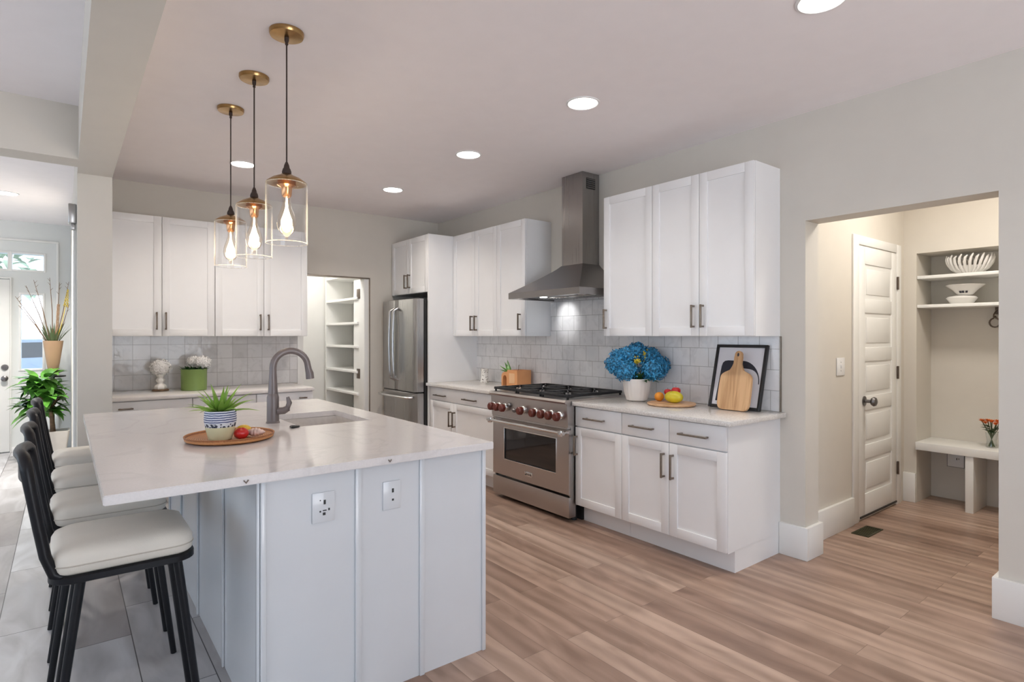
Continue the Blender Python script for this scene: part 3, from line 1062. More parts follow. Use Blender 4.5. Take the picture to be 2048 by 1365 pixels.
# fridge surround and fridge
fc = thing('refrigerator_cabinet', 'tall white surround with two small doors over the fridge', 'cabinet', (XR, 6.058, 0), RZ)
b = BM(); box(b, 0.0, 0.815, -(D_LO - 0.02), -0.001, 1.83, Z_UP1); obj('body', b, M['cabinet'], fc, smooth=0)
b = BM(); box(b, 0.816, 0.838, -D_LO, -0.001, 0, Z_UP1, 0.001); obj('side_panel', b, M['cabinet'], fc, smooth=0)
for x0, x1, hx in ((0.0, 0.40, 0.355), (0.40, 0.814, 0.435)):
    b = BM(); shaker_front(b, x0 + 0.002, x1 - 0.002, 1.832, Z_UP1 - 0.002, -D_LO, 0.019, 0.058, 0.0085)
    f = obj('door', b, M['cabinet'], fc)
    pull(f, hx, 1.965, -D_LO, 0.15, True, M['bronze'])

fr = thing('refrigerator', 'stainless french-door fridge with a freezer drawer', 'refrigerator', (XR, 6.040, 0), RZ)
FW = 0.79
b = BM(); box(b, 0.004, FW - 0.004, -0.64, -0.02, 0.03, 1.755); obj('body', b, M['plastic_black'], fr, smooth=0)
def fridge_front(x0, x1, z0, z1):
    """Door skin with a gently bowed face."""
    b = BM()
    n = 12
    rings = []
    for z, ins in ((z0, 0.006), (z0 + 0.006, 0), (z1 - 0.006, 0), (z1, 0.006)):
        ring = []
        for i in range(n + 1):
            t = i / n
            x = x0 + ins + (x1 - x0 - 2 * ins) * t
            e = min(t, 1 - t) * (x1 - x0)
            drop = 0.02 * max(0, 1 - e / 0.025) ** 2
            gx = (x - FW / 2) / (FW / 2)
            ring.append((x, -0.755 - ins * -1 + 0.016 * gx * gx + drop, z))
        ring += [(x1 - ins, -0.65, z), (x0 + ins, -0.65, z)]
        rings.append(ring)
    loft(b, rings)
    return b
for x0, x1, hx in ((0.002, 0.376, 0.335), (0.380, FW - 0.002, 0.425)):
    d = obj('door', fridge_front(x0, x1, 0.79, 1.76), M['steel'], fr)
    b = BM()
    ys = -0.755
    tube(b, [(hx, ys, 0.90), (hx, ys - 0.05, 0.93)] + [(hx + 0.0, ys - 0.055 - 0.012 * math.sin(PI * k / 10), 0.93 + 0.70 * k / 10) for k in range(11)] + [(hx, ys - 0.05, 1.64), (hx, ys, 1.67)], 0.014, 12)
    obj('handle', b, M['steel'], d)
d = obj('freezer_drawer', fridge_front(0.002, FW - 0.002, 0.04, 0.782), M['steel'], fr)
b = BM()
tube(b, [(0.06, -0.75, 0.735), (0.07, -0.80, 0.735)] + [(0.08 + 0.63 * k / 10, -0.812 - 0.01 * math.sin(PI * k / 10), 0.735) for k in range(11)] + [(FW - 0.07, -0.80, 0.735), (FW - 0.06, -0.75, 0.735)], 0.013, 12)
obj('handle', b, M['chrome'], d)

# ------------------------------------------------------------------ range
rg = thing('range_cooker', 'stainless gas range with dark red knobs between the base cabinets', 'range', (XR - 0.012, 4.013, 0), RZ)
RW = 0.948
RD = 0.655
b = BM()
box(b, 0.002, RW - 0.002, -0.58, -0.01, 0.12, 0.875)
box(b, 0.002, 0.02, -RD + 0.02, -0.58, 0.17, 0.87)
box(b, RW - 0.02, RW - 0.002, -RD + 0.02, -0.58, 0.17, 0.87)
obj('body', b, M['steel'], rg, smooth=0)
b = BM()
box(b, 0.02, RW - 0.005, -0.52, -0.05, 0.0, 0.12)
for x in (0.05, RW - 0.05):
    lathe(b, [(0.022, 0), (0.022, 0.12)], 14, x, -0.56)
obj('plinth', b, M['plastic_black'], rg)
# cooktop with bullnose
b = BM()
prism(b, [(-RD - 0.035, 0.872), (-RD - 0.045, 0.886), (-RD - 0.035, 0.902), (-0.02, 0.902), (-0.02, 0.872)], 0.0, RW, 'x')
obj('cooktop', b, M['steel_h'], rg)
# control panel sloping a little
b = BM()
prism(b, [(-RD - 0.022, 0.872), (-RD - 0.010, 0.70), (-0.58, 0.70), (-0.58, 0.872)], 0.001, RW - 0.001, 'x')
cp = obj('control_panel', b, M['steel_h'], rg)
KN = [0.045, 0.120, 0.198, 0.435, 0.588, 0.688, 0.775, 0.865]
def on_panel(z):
    return -RD - 0.010 - 0.012 * (z - 0.70) / 0.172
for i, kx in enumerate(KN):
    zc = 0.782
    y = on_panel(zc)
    b = BM()
    loft(b, [[(kx + r * math.cos(2 * PI * k / 24), y - d_, zc + r * math.sin(2 * PI * k / 24)) for k in range(24)] for r, d_ in ((0.034, 0.0), (0.034, 0.008), (0.028, 0.016), (0.020, 0.018))])
    sk = obj('knob_skirt', b, M['chrome'], cp)
    b = BM()
    loft(b, [[(kx + r * math.cos(2 * PI * k / 8 + PI / 8), y - d_, zc - 0.006 + r * 1.15 * math.sin(2 * PI * k / 8 + PI / 8)) for k in range(8)] for r, d_ in ((0.026, 0.016), (0.030, 0.026), (0.029, 0.052), (0.022, 0.060))])
    obj('knob', b, M['knob_red'], rg)
for kx, zc in ((0.262, 0.805), (0.322, 0.765)):
    y = on_panel(zc)
    b = BM()
    loft(b, [[(kx + r * math.cos(2 * PI * k / 18), y - d_, zc + r * math.sin(2 * PI * k / 18)) for k in range(18)] for r, d_ in ((0.018, 0), (0.018, 0.008), (0.012, 0.02), (0.006, 0.024))])
    obj('indicator_button', b, M['knob_metal'], rg)
b = BM(); box(b, 0.01, RW - 0.01, -RD - 0.012, -0.6, 0.685, 0.699); obj('panel_lip', b, M['steel_h'], rg)
# oven door as a frame around the window
b = BM()
wx0, wx1, wz0, wz1 = 0.165, 0.805, 0.345, 0.600
yf_ = -RD
for q in ((0.004, wx0, 0.205, 0.68), (wx1, RW - 0.004, 0.205, 0.68), (wx0, wx1, 0.205, wz0), (wx0, wx1, wz1, 0.68)):
    box(b, q[0], q[1], yf_, -0.585, q[2], q[3])
od = obj('oven_door', b, M['steel_h'], rg, smooth=0)
b = BM(); box(b, wx0, wx1, yf_ + 0.008, yf_ + 0.014, wz0, wz1); obj('window', b, M['oven_glass'], od, smooth=0)
b = BM()
e = 0.007
for q in ((wx0 - e, wx0, wz0 - e, wz1 + e), (wx1, wx1 + e, wz0 - e, wz1 + e), (wx0, wx1, wz0 - e, wz0), (wx0, wx1, wz1, wz1 + e)):
    box(b, q[0], q[1], yf_ - 0.003, yf_ + 0.006, q[2], q[3], 0.001)
obj('window_rim', b, M['chrome'], od)
b = BM()
tube(b, [(0.0, yf_ - 0.055, 0.662), (RW, yf_ - 0.055, 0.662)], 0.014, 16)
for x in (0.035, RW - 0.035):
    tube(b, [(x, yf_, 0.655), (x, yf_ - 0.055, 0.662)], [0.016, 0.019], 14)
    lathe(b, [(0.02, 0.640), (0.024, 0.655), (0.022, 0.678)], 16, x, yf_ - 0.055)
obj('handle', b, M['chrome'], od)
b = BM()
box(b, 0.435, 0.530, yf_ - 0.004, yf_, 0.252, 0.290, 0.003)
obj('badge', b, M['chrome'], od)
b = BM()
tube(b, [(0.447, yf_ - 0.006, 0.262), (0.455, yf_ - 0.007, 0.272), (0.47, yf_ - 0.007, 0.268), (0.482, yf_ - 0.007, 0.272), (0.495, yf_ - 0.007, 0.268), (0.51, yf_ - 0.007, 0.274), (0.518, yf_ - 0.006, 0.264)], 0.003, 6)
obj('badge_mark', b, M['plastic_black'], od)
b = BM(); box(b, 0.004, RW - 0.004, yf_, -0.585, 0.035, 0.185, 0.002); obj('lower_drawer', b, M['steel_h'], rg)
# grates and burners
def grate(x0, x1):
    b = BM()
    z0, z1 = 0.918, 0.938
    y0, y1 = -RD + 0.0, -0.06
    w = 0.011
    for x in (x0 + w / 2, x1 - w / 2):
        box(b, x - w / 2, x + w / 2, y0, y1, z0, z1, 0.002)
    for y in (y0 + w / 2, (y0 + y1) / 2, y1 - w / 2):
        box(b, x0 + w, x1 - w, y - w / 2, y + w / 2, z0, z1, 0.002)
    for cy in ((y0 * 3 + y1) / 4, (y0 + 3 * y1) / 4):
        cx = (x0 + x1) / 2
        for a in range(4):
            an = PI / 4 + a * PI / 2
            dx, dy = math.cos(an), math.sin(an)
            sx = (x1 - x0) / 2 - w
            p0 = (cx + dx * 0.04, cy + dy * 0.04, 0.931)
            p1 = (cx + math.copysign(sx, dx), cy + math.copysign(sx, dy) * 0.9, 0.931)
            tube(b, [p0, p1], 0.0065, 6)
        box(b, x0 + w, cx - 0.035, cy - w / 2, cy + w / 2, z0, z1, 0.002)
        box(b, cx + 0.035, x1 - w, cy - w / 2, cy + w / 2, z0, z1, 0.002)
    for x in (x0 + 0.012, x1 - 0.012):
        for y in (y0 + 0.012, y1 - 0.012):
            box(b, x - 0.006, x + 0.006, y - 0.006, y + 0.006, 0.902, z0 + 0.001)
    return b
gw = (RW - 0.03) / 3
for i in range(3):
    x0 = 0.015 + i * gw
    obj('grate', grate(x0 + 0.002, x0 + gw - 0.002), M['iron'], rg)
    for y in (-RD * 0.75 - 0.015, -RD * 0.27 - 0.03):
        b = BM(); lathe(b, [(0.05, 0.9021), (0.05, 0.908), (0.036, 0.910), (0.036, 0.917), (0.03, 0.919)], 20, x0 + gw / 2, y)
        obj('burner', b, M['iron'], rg)

# ------------------------------------------------------------------ hood
hd = thing('range_hood', 'stainless chimney hood mounted above the range', 'range hood', (XR, 3.972, 0), RZ)
HW, HD = 0.872, 0.53
CX0, CX1, CD = 0.322, 0.572, 0.197
zr0, zr1, zc0 = 1.69, 1.742, 1.972
b = BM()
box(b, CX0, CX1, -CD, -0.002, zc0 - 0.03, ZC - 0.002)
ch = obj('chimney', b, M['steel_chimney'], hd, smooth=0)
b = BM()
box(b, CX1, CX1 + 0.002, -0.155, -0.05, 2.60, 2.69)
vg = obj('vent_grille', b, M['plastic_black'], ch, smooth=0)
b = BM()
for i in range(5):
    z = 2.612 + i * 0.017
    box(b, CX1 + 0.0015, CX1 + 0.005, -0.150, -0.055, z - 0.003, z + 0.003)
obj('grille_bars', b, M['steel_dark'], vg, smooth=0)
b = BM()
rings = []
for k in range(9):
    t = k / 8
    s = t ** 1.35
    x0 = 0.0 + (CX0 - 0.006) * (1 - (1 - t) ** 1.0) ** 1.0
    # slightly flared skirt: wide at the bottom, narrowing to the chimney
    f = 1 - (1 - t) ** 1.15
    x0 = f * (CX0 - 0.004)
    x1 = HW - f * (HW - CX1 - 0.004)
    yd = -HD + f * (HD - CD - 0.004)
    z = zr1 + (zc0 - zr1) * t
    rings.append([(x0, yd, z), (x1, yd, z), (x1, -0.002, z), (x0, -0.002, z)])
loft(b, rings)
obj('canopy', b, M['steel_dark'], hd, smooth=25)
b = BM()
box(b, 0, HW, -HD, -HD + 0.015, zr0, zr1)
box(b, 0, 0.015, -HD + 0.015, -0.002, zr0, zr1)
box(b, HW - 0.015, HW, -HD + 0.015, -0.002, zr0, zr1)
box(b, 0.015, HW - 0.015, -HD + 0.015, -0.002, zr0 + 0.018, zr0 + 0.024)
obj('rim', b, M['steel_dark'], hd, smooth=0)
for x0, x1 in ((0.06, 0.42), (0.45, 0.81)):
    b = BM()
    box(b, x0, x1, -0.24, -0.06, zr0 + 0.010, zr0 + 0.018, 0.002)
    for k in range(9):
        xx = x0 + 0.03 + (x1 - x0 - 0.06) * k / 8
        box(b, xx - 0.006, xx + 0.006, -0.22, -0.08, zr0 + 0.006, zr0 + 0.011)
    obj('filter', b, M['steel'], hd)
for x in (0.20, 0.67):
    b = BM(); lathe(b, [(0.030, zr0 + 0.0145), (0.034, zr0 + 0.018)], 20, x, -0.30)
    obj('hood_lamp', b, M['hood_lens'] if x < 0.4 else M['plate_white'], hd)
ld = bpy.data.lights.new('hood_spot', 'SPOT')
ld.energy = 5
ld.spot_size = math.radians(58)
ld.spot_blend = 0.8
ld.shadow_soft_size = 0.03
lo = bpy.data.objects.new('hood_spot', ld)
COL.objects.link(lo)
lo.parent = hd
lo.location = (0.20, -0.30, zr0 + 0.01)
lo.rotation_euler = (math.radians(62), 0, 0)

# ------------------------------------------------------------------ island
IX0, IX1, IY0, IY1 = 0.088, 1.462, 2.008, 4.20
BX0, BX1, BY0, BY1 = 0.525, 1.455, 2.066, 4.16
isl = thing('kitchen_island', 'white panelled kitchen island below the pale stone top', 'island', (BX0, BY0, 0))
w_, l_ = BX1 - BX0, BY1 - BY0
HI = Z_ISL - 0.031
SX0, SX1, SY0, SY1 = 0.94, 1.315, 2.945, 3.46
b = BM()
box(b, 0.0, SX0 - 0.05 - BX0, 0.0, l_, 0, HI)
box(b, SX0 - 0.05 - BX0, w_, 0.0, SY0 - 0.05 - BY0, 0, HI)
box(b, SX0 - 0.05 - BX0, w_, SY1 + 0.05 - BY0, l_, 0, HI)
box(b, SX0 - 0.05 - BX0, w_, SY0 - 0.05 - BY0, SY1 + 0.05 - BY0, 0, 0.6)
box(b, w_ - 0.02, w_, SY0 - 0.05 - BY0, SY1 + 0.05 - BY0, 0.6, HI)
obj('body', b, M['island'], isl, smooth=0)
for x0, x1 in ((0.0, 0.018), (0.335, 0.358), (0.606, 0.628), (0.912, 0.93)):
    b = BM()
    box(b, x0, x1, -0.010, -0.0005, 0.0, HI, 0.003)
    obj('batten', b, M['island'], isl)
for y in (0.0, 0.545, 1.115, 1.63, l_ - 0.022):
    b = BM(); box(b, -0.010, -0.0005, y, y + 0.022, 0.0, HI, 0.003)
    obj('batten', b, M['island'], isl)

def slab_hole(bm, o, h, z0, z1):
    """Rectangular slab with a rectangular hole, one clean skin."""
    def ring(r, z):
        return [bm.verts.new(p) for p in ((r[0], r[2], z), (r[1], r[2], z), (r[1], r[3], z), (r[0], r[3], z))]
    ot, it, ob, ib = ring(o, z1), ring(h, z1), ring(o, z0), ring(h, z0)
    outer_edges = []
    for i in range(4):
        j = (i + 1) % 4
        bm.faces.new((ot[i], ot[j], it[j], it[i]))
        bm.faces.new((ob[j], ob[i], ib[i], ib[j]))
        f = bm.faces.new((ob[i], ob[j], ot[j], ot[i]))
        bm.faces.new((it[i], it[j], ib[j], ib[i]))
        outer_edges += [e for e in f.edges]
    es = [e for e in set(outer_edges)]
    bmesh.ops.bevel(bm, geom=es, offset=0.0025, segments=2, affect='EDGES')
ict = thing('island_countertop', 'large pale stone island top with a sink cut-out', 'countertop', (0, 0, 0))
b = BM(); slab_hole(b, (IX0, IX1, IY0, IY1), (SX0, SX1, SY0, SY1), Z_ISL - 0.03, Z_ISL)
obj('slab', b, M['quartz_island'], ict)
for x, s in ((0.467, 0.007), (0.975, 0.006)):
    b = BM()
    tube(b, [(x - s, IY0 - 0.002, Z_ISL - 0.012), (x, IY0 - 0.003, Z_ISL - 0.012 - s * 1.4), (x + s, IY0 - 0.002, Z_ISL - 0.012)], 0.0022, 6)
    obj('edge_hook', b, M['pewter_lit_bronze'], ict)
# sink
sk = thing('kitchen_sink', 'beige undermount sink basin in the island', 'sink', ((SX0 + SX1) / 2, (SY0 + SY1) / 2, 0))
sw, sd = SX1 - SX0, SY1 - SY0
b = BM()
zt = Z_ISL - 0.0315
loft(b, [rrect(0, 0, sw + 0.04, sd + 0.04, 0.03, zt), rrect(0, 0, sw + 0.004, sd + 0.004, 0.025, zt), rrect(0, 0, sw, sd, 0.03, zt - 0.02),
         rrect(0, 0, sw - 0.02, sd - 0.02, 0.04, zt - 0.19), rrect(0, 0, sw - 0.07, sd - 0.07, 0.04, zt - 0.205)], cap0=False)
obj('basin', b, M['sink'], sk)
b = BM(); lathe(b, [(0.045, zt - 0.204), (0.045, zt - 0.201), (0.03, zt - 0.199)], 24)
obj('drain', b, M['knob_metal'], sk)
# faucet
fa = thing('kitchen_faucet', 'taupe gooseneck faucet beside the island sink', 'faucet', (0.868, 3.165, Z_ISL))
b = BM(); lathe(b, [(0.034, 0.0), (0.034, 0.006), (0.031, 0.008), (0.030, 0.135), (0.026, 0.15), (0.020, 0.16)], 28)
obj('body', b, M['taupe'], fa)
b = BM()
R = 0.088
dirx, diry = 1.0, -0.10
path = [(0, 0, 0.14), (0, 0, 0.20), (0, 0, 0.26), (0, 0, 0.29)]
rad = [0.025, 0.022, 0.0185, 0.018]
for i in range(1, 17):
    a = PI - (PI - 0.10) * i / 16
    path.append((R + R * math.cos(a), (R + R * math.cos(a)) * diry, 0.29 + R * math.sin(a)))
    rad.append(0.018 - 0.0015 * (i / 16))
path += [(2 * R + 0.004, 2 * R * diry, 0.275), (2 * R + 0.010, 2 * R * diry, 0.255), (2 * R + 0.013, 2 * R * diry, 0.225)]
rad += [0.0175, 0.021, 0.0215]
tube(b, path, rad, 20)
obj('spout', b, M['taupe'], fa)
b = BM()
tube(b, [(0.02, -0.018, 0.062), (0.045, -0.035, 0.064), (0.066, -0.045, 0.078)], [0.019, 0.019, 0.016], 16)
tube(b, [(0.060, -0.042, 0.072), (0.070, -0.048, 0.105), (0.062, -0.044, 0.136)], [0.012, 0.014, 0.008], 14)
obj('handle', b, M['taupe'], fa)
# little triangular ring
b = BM()
tp = [(0.030 * math.cos(a), 0.026 * math.sin(a), 0.005) for a in (PI / 2, PI / 2 + 2 * PI / 3, PI / 2 + 4 * PI / 3)]
loop = []
for i in range(3):
    p, q = Vector(tp[i]), Vector(tp[(i + 1) % 3])
    loop += [p.lerp(q, 0.15), p.lerp(q, 0.5), p.lerp(q, 0.85)]
rings = []
tube(b, loop + [loop[0]], 0.005, 8)
tag(obj('triangle_ring', b, M['plastic_black'], loc=(0.905, 2.93, Z_ISL), rotz=0.5), 'small black triangular ring lying at the sink corner', 'ring')

# outlet plates
def plate(name, label, cat, loc, rotz, w, h, kind, mat=None):
    r = thing(name, label, cat, loc, rotz)
    b = BM(); box(b, -w / 2, w / 2, -0.006, -0.0004, -h / 2, h / 2, 0.002); obj('cover_plate', b, mat or M['plate_white'], r)
    if kind == 'switch':
        b = BM(); box(b, -0.005, 0.005, -0.016, -0.005, -0.012, 0.012, 0.002); obj('toggle', b, M['plate_white'], r)
        for z in (-0.03, 0.03):
            b = BM(); box(b, -0.003, 0.003, -0.0075, -0.0055, z - 0.003, z + 0.003); obj('screw', b, M['steel_dark'], r)
    else:
        for x, z, sx, sz in kind:
            b = BM(); box(b, x - sx, x + sx, -0.0068, -0.0058, z - sz, z + sz); obj('slot', b, M['plastic_black'], r)
    return r
plate('power_outlet', 'white outlet plate on the island end, larger one nearer the stools', 'outlet', (0.740, BY0 - 0.0005, 0.752), 0, 0.082, 0.108,
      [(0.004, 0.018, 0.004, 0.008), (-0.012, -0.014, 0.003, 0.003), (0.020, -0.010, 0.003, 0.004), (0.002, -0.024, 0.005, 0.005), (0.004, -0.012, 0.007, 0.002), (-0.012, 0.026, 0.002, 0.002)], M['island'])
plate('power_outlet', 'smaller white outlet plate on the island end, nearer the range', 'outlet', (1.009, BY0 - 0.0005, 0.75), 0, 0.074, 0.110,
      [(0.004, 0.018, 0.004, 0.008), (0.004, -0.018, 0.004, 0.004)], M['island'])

# ------------------------------------------------------------------ bar stools
st0 = thing('bar_stool', 'nearest black bar stool with cream seat, in front of the row', 'bar stool', (0.16, 2.40, 0), 0, 'bar stools along the island')
SXa, SXb, SDy = -0.175, 0.185, 0.165
b = BM()
loft(b, [rrect(0.0, 0, 0.370, 0.330, 0.05, 0.632), rrect(0.0, 0, 0.388, 0.348, 0.058, 0.640), rrect(0.0, 0, 0.394, 0.354, 0.060, 0.662),
         rrect(0.0, 0, 0.390, 0.350, 0.060, 0.685), rrect(0.0, 0, 0.372, 0.332, 0.055, 0.701), rrect(0.0, 0, 0.335, 0.295, 0.05, 0.711), rrect(0, 0, 0.25, 0.21, 0.05, 0.718), rrect(0, 0, 0.12, 0.10, 0.04, 0.720)])
seat = obj('seat', b, M['cream'], st0, smooth=60)
b = BM(); tube(b, rrect(0, 0, 0.3945, 0.3545, 0.060, 0.662) + [rrect(0, 0, 0.3945, 0.3545, 0.060, 0.662)[0]], 0.0022, 6)
obj('piping', b, M['piping'], seat)
b = BM()
loft(b, [rrect(0, 0, 0.385, 0.345, 0.06, 0.606), rrect(0, 0, 0.400, 0.360, 0.065, 0.610), rrect(0, 0, 0.400, 0.360, 0.065, 0.628), rrect(0, 0, 0.385, 0.345, 0.06, 0.632)])
obj('seat_frame', b, M['black_metal'], st0)
for sx in (-1, 1):
    for sy in (-1, 1):
        b = BM()
        x0 = -0.115 if sx < 0 else 0.150
        x1 = -0.195 if sx < 0 else 0.225
        tube(b, [(x0, sy * 0.10, 0.610), (x1, sy * 0.118, 0.0)], [0.0145, 0.0115], 12)
        obj('leg', b, M['black_metal'], st0)
b = BM()
def bar(z, x):
    return [(x, -0.155, z), (x, 0.155, z)]
pts = []
prof = [(-0.150, 0.618), (-0.185, 0.640), (-0.205, 0.70), (-0.222, 0.80), (-0.238, 0.90), (-0.248, 0.965)]
for x, z in prof:
    pts.append((x, -0.150, z))
pts += [(-0.252, -0.140, 0.992), (-0.258, -0.110, 1.004), (-0.268, -0.05, 1.006), (-0.270, 0.0, 1.006), (-0.268, 0.05, 1.006), (-0.258, 0.110, 1.004), (-0.252, 0.140, 0.992)]
for x, z in reversed(prof):
    pts.append((x, 0.150, z))
tube(b, pts, [0.0155] * 5 + [0.0165] * (len(pts) - 10) + [0.0155] * 5, 12)
back = obj('back_frame', b, M['black_metal'], st0)
b = BM()
loft(b, [[(-0.252 - 0.016 * (1 - (y / 0.14) ** 2) + dx, y, z) for dx, z in ((-0.006, 0.93), (0.006, 0.93), (0.004, 0.995), (-0.006, 0.995))] for y in [-0.14 + 0.28 * k / 10 for k in range(11)]])
obj('back_rest', b, M['black_metal'], st0)
dup(st0, (0.15, 2.985, 0), 'second bar stool from the front, its cream seat partly under the top')
dup(st0, (0.145, 3.565, 0), 'third bar stool from the front, only a corner of cream seat clear of the top')
dup(st0, (0.14, 4.150, 0), 'farthest bar stool, beside the wall end and potted plant')

# ------------------------------------------------------------------ tray and what stands on it
def circle_tray(name, label, cat, loc, R_, mat):
    b = BM()
    lathe(b, [(R_ * 0.86, 0.0), (R_ * 0.97, 0.008), (R_, 0.024), (R_ * 0.985, 0.026), (R_ * 0.93, 0.012), (R_ * 0.5, 0.008)], 56)
    return tag(obj(name, b, mat, loc=loc), label, cat)
TX, TY = 0.580, 2.775
circle_tray('rattan_tray', 'round woven rattan tray on the island', 'tray', (TX, TY, Z_ISL), 0.182, M['rattan'])
sp = thing('succulent_plant', 'spiky green succulent in a blue banded pot on the tray', 'plant', (0.533, 2.735, Z_ISL + 0.0095))
b = BM(); lathe(b, [(0.040, 0), (0.046, 0.004), (0.058, 0.05), (0.064, 0.085), (0.062, 0.122), (0.060, 0.127), (0.056, 0.127), (0.055, 0.112)], 40)
obj('pot', b, M['striped_pot'], sp)
b = BM(); lathe(b, [(0.054, 0.112), (0.05, 0.116), (0.02, 0.118)], 20); obj('soil', b, M['soil'], sp)
b = BM()
for i in range(28):
    t = i / 27
    az = i * 2.399963
    pitch = 1.45 - 1.15 * t + random.uniform(-0.1, 0.1)
    spike_blade(b, (0.018 * math.cos(az) * (0.3 + t), 0.018 * math.sin(az) * (0.3 + t), 0.116), az, pitch, random.uniform(0.110, 0.150), 0.027, 0.35 + 0.4 * t)
obj('leaves', b, M['leaf_light'], sp)
b = BM(); ball(b, (0, 0, 0.024), (0.030, 0.027, 0.024), 22, 14, lambda d: 1 + 0.05 * math.sin(5 * math.atan2(d.y, d.x)))
tag(obj('red_pepper', b, M['red_fruit'], loc=(0.610, 2.700, Z_ISL + 0.009)), 'red fruit on the rattan tray', 'fruit')
bpy.context.view_layer.update()
b = BM(); ball(b, (0, 0, 0.026), (0.034, 0.026, 0.026), 20, 14)
tag(obj('lemon', b, M['orange'], loc=(0.632, 2.762, Z_ISL + 0.009)), 'yellow-orange fruit behind the red one on the rattan tray', 'fruit')
bpy.data.objects['lemon'].data.materials[0] = simple('lemon_skin', (0.74, 0.46, 0.03), 0.4, noise=0.2)
b = BM()
rings = []
for k in range(13):
    t = k / 12
    r_ = 0.022 * math.sin(PI * min(0.98, 0.08 + t * 0.9)) ** 0.8 * (1 + 0.10 * math.sin(t * 40))
    rings.append([(-0.04 + 0.08 * t, r_ * math.cos(2 * PI * q / 16), max(0.0, 0.018 + r_ * 0.8 * math.sin(2 * PI * q / 16))) for q in range(16)])
loft(b, rings)
tag(obj('seashell', b, M['shell'], loc=(0.672, 2.715, Z_ISL + 0.0125), rotz=-0.5), 'pinkish shell on the rattan tray', 'shell')

# ------------------------------------------------------------------ pendants
def pendant(loc, label):
    r = thing('pendant_light', label, 'pendant light', loc, 0, 'pendants over the island')
    b = BM(); lathe(b, [(0.074, 0.0), (0.074, -0.012), (0.070, -0.020), (0.03, -0.024), (0.010, -0.026)], 36)
    obj('ceiling_canopy', b, M['brass'], r)
    b = BM()
    lathe(b, [(0.010, -0.024), (0.010, -0.038), (0.0055, -0.05), (0.0075, -0.055), (0.004, -0.06)], 14)
    tube(b, [(0, 0, -0.05), (0, 0, -0.60)], 0.0034, 8)
    obj('cord', b, M['cord'], r)
    b = BM(); lathe(b, [(0.005, -0.585), (0.011, -0.60), (0.013, -0.612), (0.016, -0.615), (0.020, -0.628), (0.020, -0.640), (0.017, -0.645)], 20)
    obj('cord_grip', b, M['cord'], r)
    b = BM()
    lathe(b, [(0.018, -0.636), (0.030, -0.645), (0.060, -0.658), (0.085, -0.676), (0.089, -0.682), (0.080, -0.682), (0.05, -0.672), (0.020, -0.662)], 40)
    obj('shade_cap', b, M['brass'], r)
    b = BM(); lathe(b, [(0.038, -0.664), (0.040, -0.690), (0.024, -0.700), (0.021, -0.735), (0.016, -0.742)], 24)
    obj('socket', b, M['copper'], r)
    b = BM()
    lathe(b, [(0.086, -0.678), (0.0885, -0.69), (0.089, -0.72), (0.089, -0.945), (0.0895, -0.950), (0.0865, -0.950), (0.086, -0.945), (0.086, -0.72), (0.0855, -0.69), (0.084, -0.680)], 48, cap0=False, cap1=False)
    gs = obj('glass_shade', b, M['glass'], r)
    b = BM()  # added white rings for the bright rim lines of the glass
    for z, rt in ((-0.949, 0.0022), (-0.684, 0.0018)):
        c = circle(0, 0, z, 0.088, 48)
        tube(b, c + [c[0]], rt, 6, cap=False)
    obj('rim_highlight', b, M['rim_highlight'], gs)
    b = BM()
    lathe(b, [(0.014, -0.735), (0.016, -0.765), (0.024, -0.795), (0.036, -0.83), (0.041, -0.86), (0.037, -0.885), (0.024, -0.905), (0.008, -0.912), (0.005, -0.93)], 28)
    bl = obj('bulb', b, M['bulb_glass'], r)
    b = BM()
    lathe(b, [(0.003, -0.745), (0.006, -0.79), (0.014, -0.82), (0.023, -0.845), (0.024, -0.865), (0.015, -0.890), (0.004, -0.900)], 20)
    obj('filament', b, M['filament'], bl)
    ld = bpy.data.lights.new('pendant_glow', 'POINT')
    ld.energy = PENDANT_W
    ld.color = (1, 0.80, 0.58)
    ld.shadow_soft_size = 0.03
    lo = bpy.data.objects.new('pendant_glow', ld)
    COL.objects.link(lo)
    lo.parent = r
    lo.location = (0, 0, -0.862)
    return r
PX = 0.79
p0 = pendant((PX, 2.665, ZC), 'nearest of the three brass and glass pendants over the island')
dup(p0, (PX, 3.225, ZC), 'middle of the three brass and glass pendants over the island')
dup(p0, (PX, 3.765, ZC), 'farthest of the three brass and glass pendants over the island')

# ------------------------------------------------------------------ downlights
def downlight(x, y, label, watts, color=(1, 0.95, 0.89)):
    r = thing('recessed_downlight', label, 'downlight', (x, y, ZC), 0, 'recessed ceiling lights')
    b = BM(); lathe(b, [(0.098, 0.0), (0.098, -0.004), (0.088, -0.007), (0.084, -0.004), (0.084, -0.001)], 40)
    obj('trim_ring', b, M['plate_white'], r)
    b = BM(); lathe(b, [(0.084, -0.0005), (0.084, -0.003), (0.04, -0.0035)], 36)
    obj('lens', b, M['lens'], r)
    ld = bpy.data.lights.new('downlight_beam', 'AREA')
    ld.shape = 'DISK'
    ld.size = 0.16
    ld.energy = watts
    ld.color = color
    ld.spread = math.radians(130)
    lo = bpy.data.objects.new('downlight_beam', ld)
    COL.objects.link(lo)
    lo.parent = r
    lo.location = (0, 0, -0.012)
    return r
downlight(2.43, 1.075, 'recessed ceiling light cut by the top edge of the view', DOWNLIGHT_W)
downlight(2.40, 2.41, 'recessed ceiling light in front of the range hood, largest whole one', DOWNLIGHT_W)
downlight(2.40, 3.62, 'recessed ceiling light left of the hood chimney, before the fridge', DOWNLIGHT_W * 1.3)
downlight(2.42, 4.92, 'recessed ceiling light farthest along the row, near the fridge', DOWNLIGHT_W * 1.9, (1, 0.91, 0.80))
downlight(1.12, 4.92, 'recessed ceiling light between the pendant cords', DOWNLIGHT_W * 2.2, (1, 0.91, 0.80))
downlight(-0.435, 7.30, 'recessed ceiling light in the hall ceiling before the front door', 34)
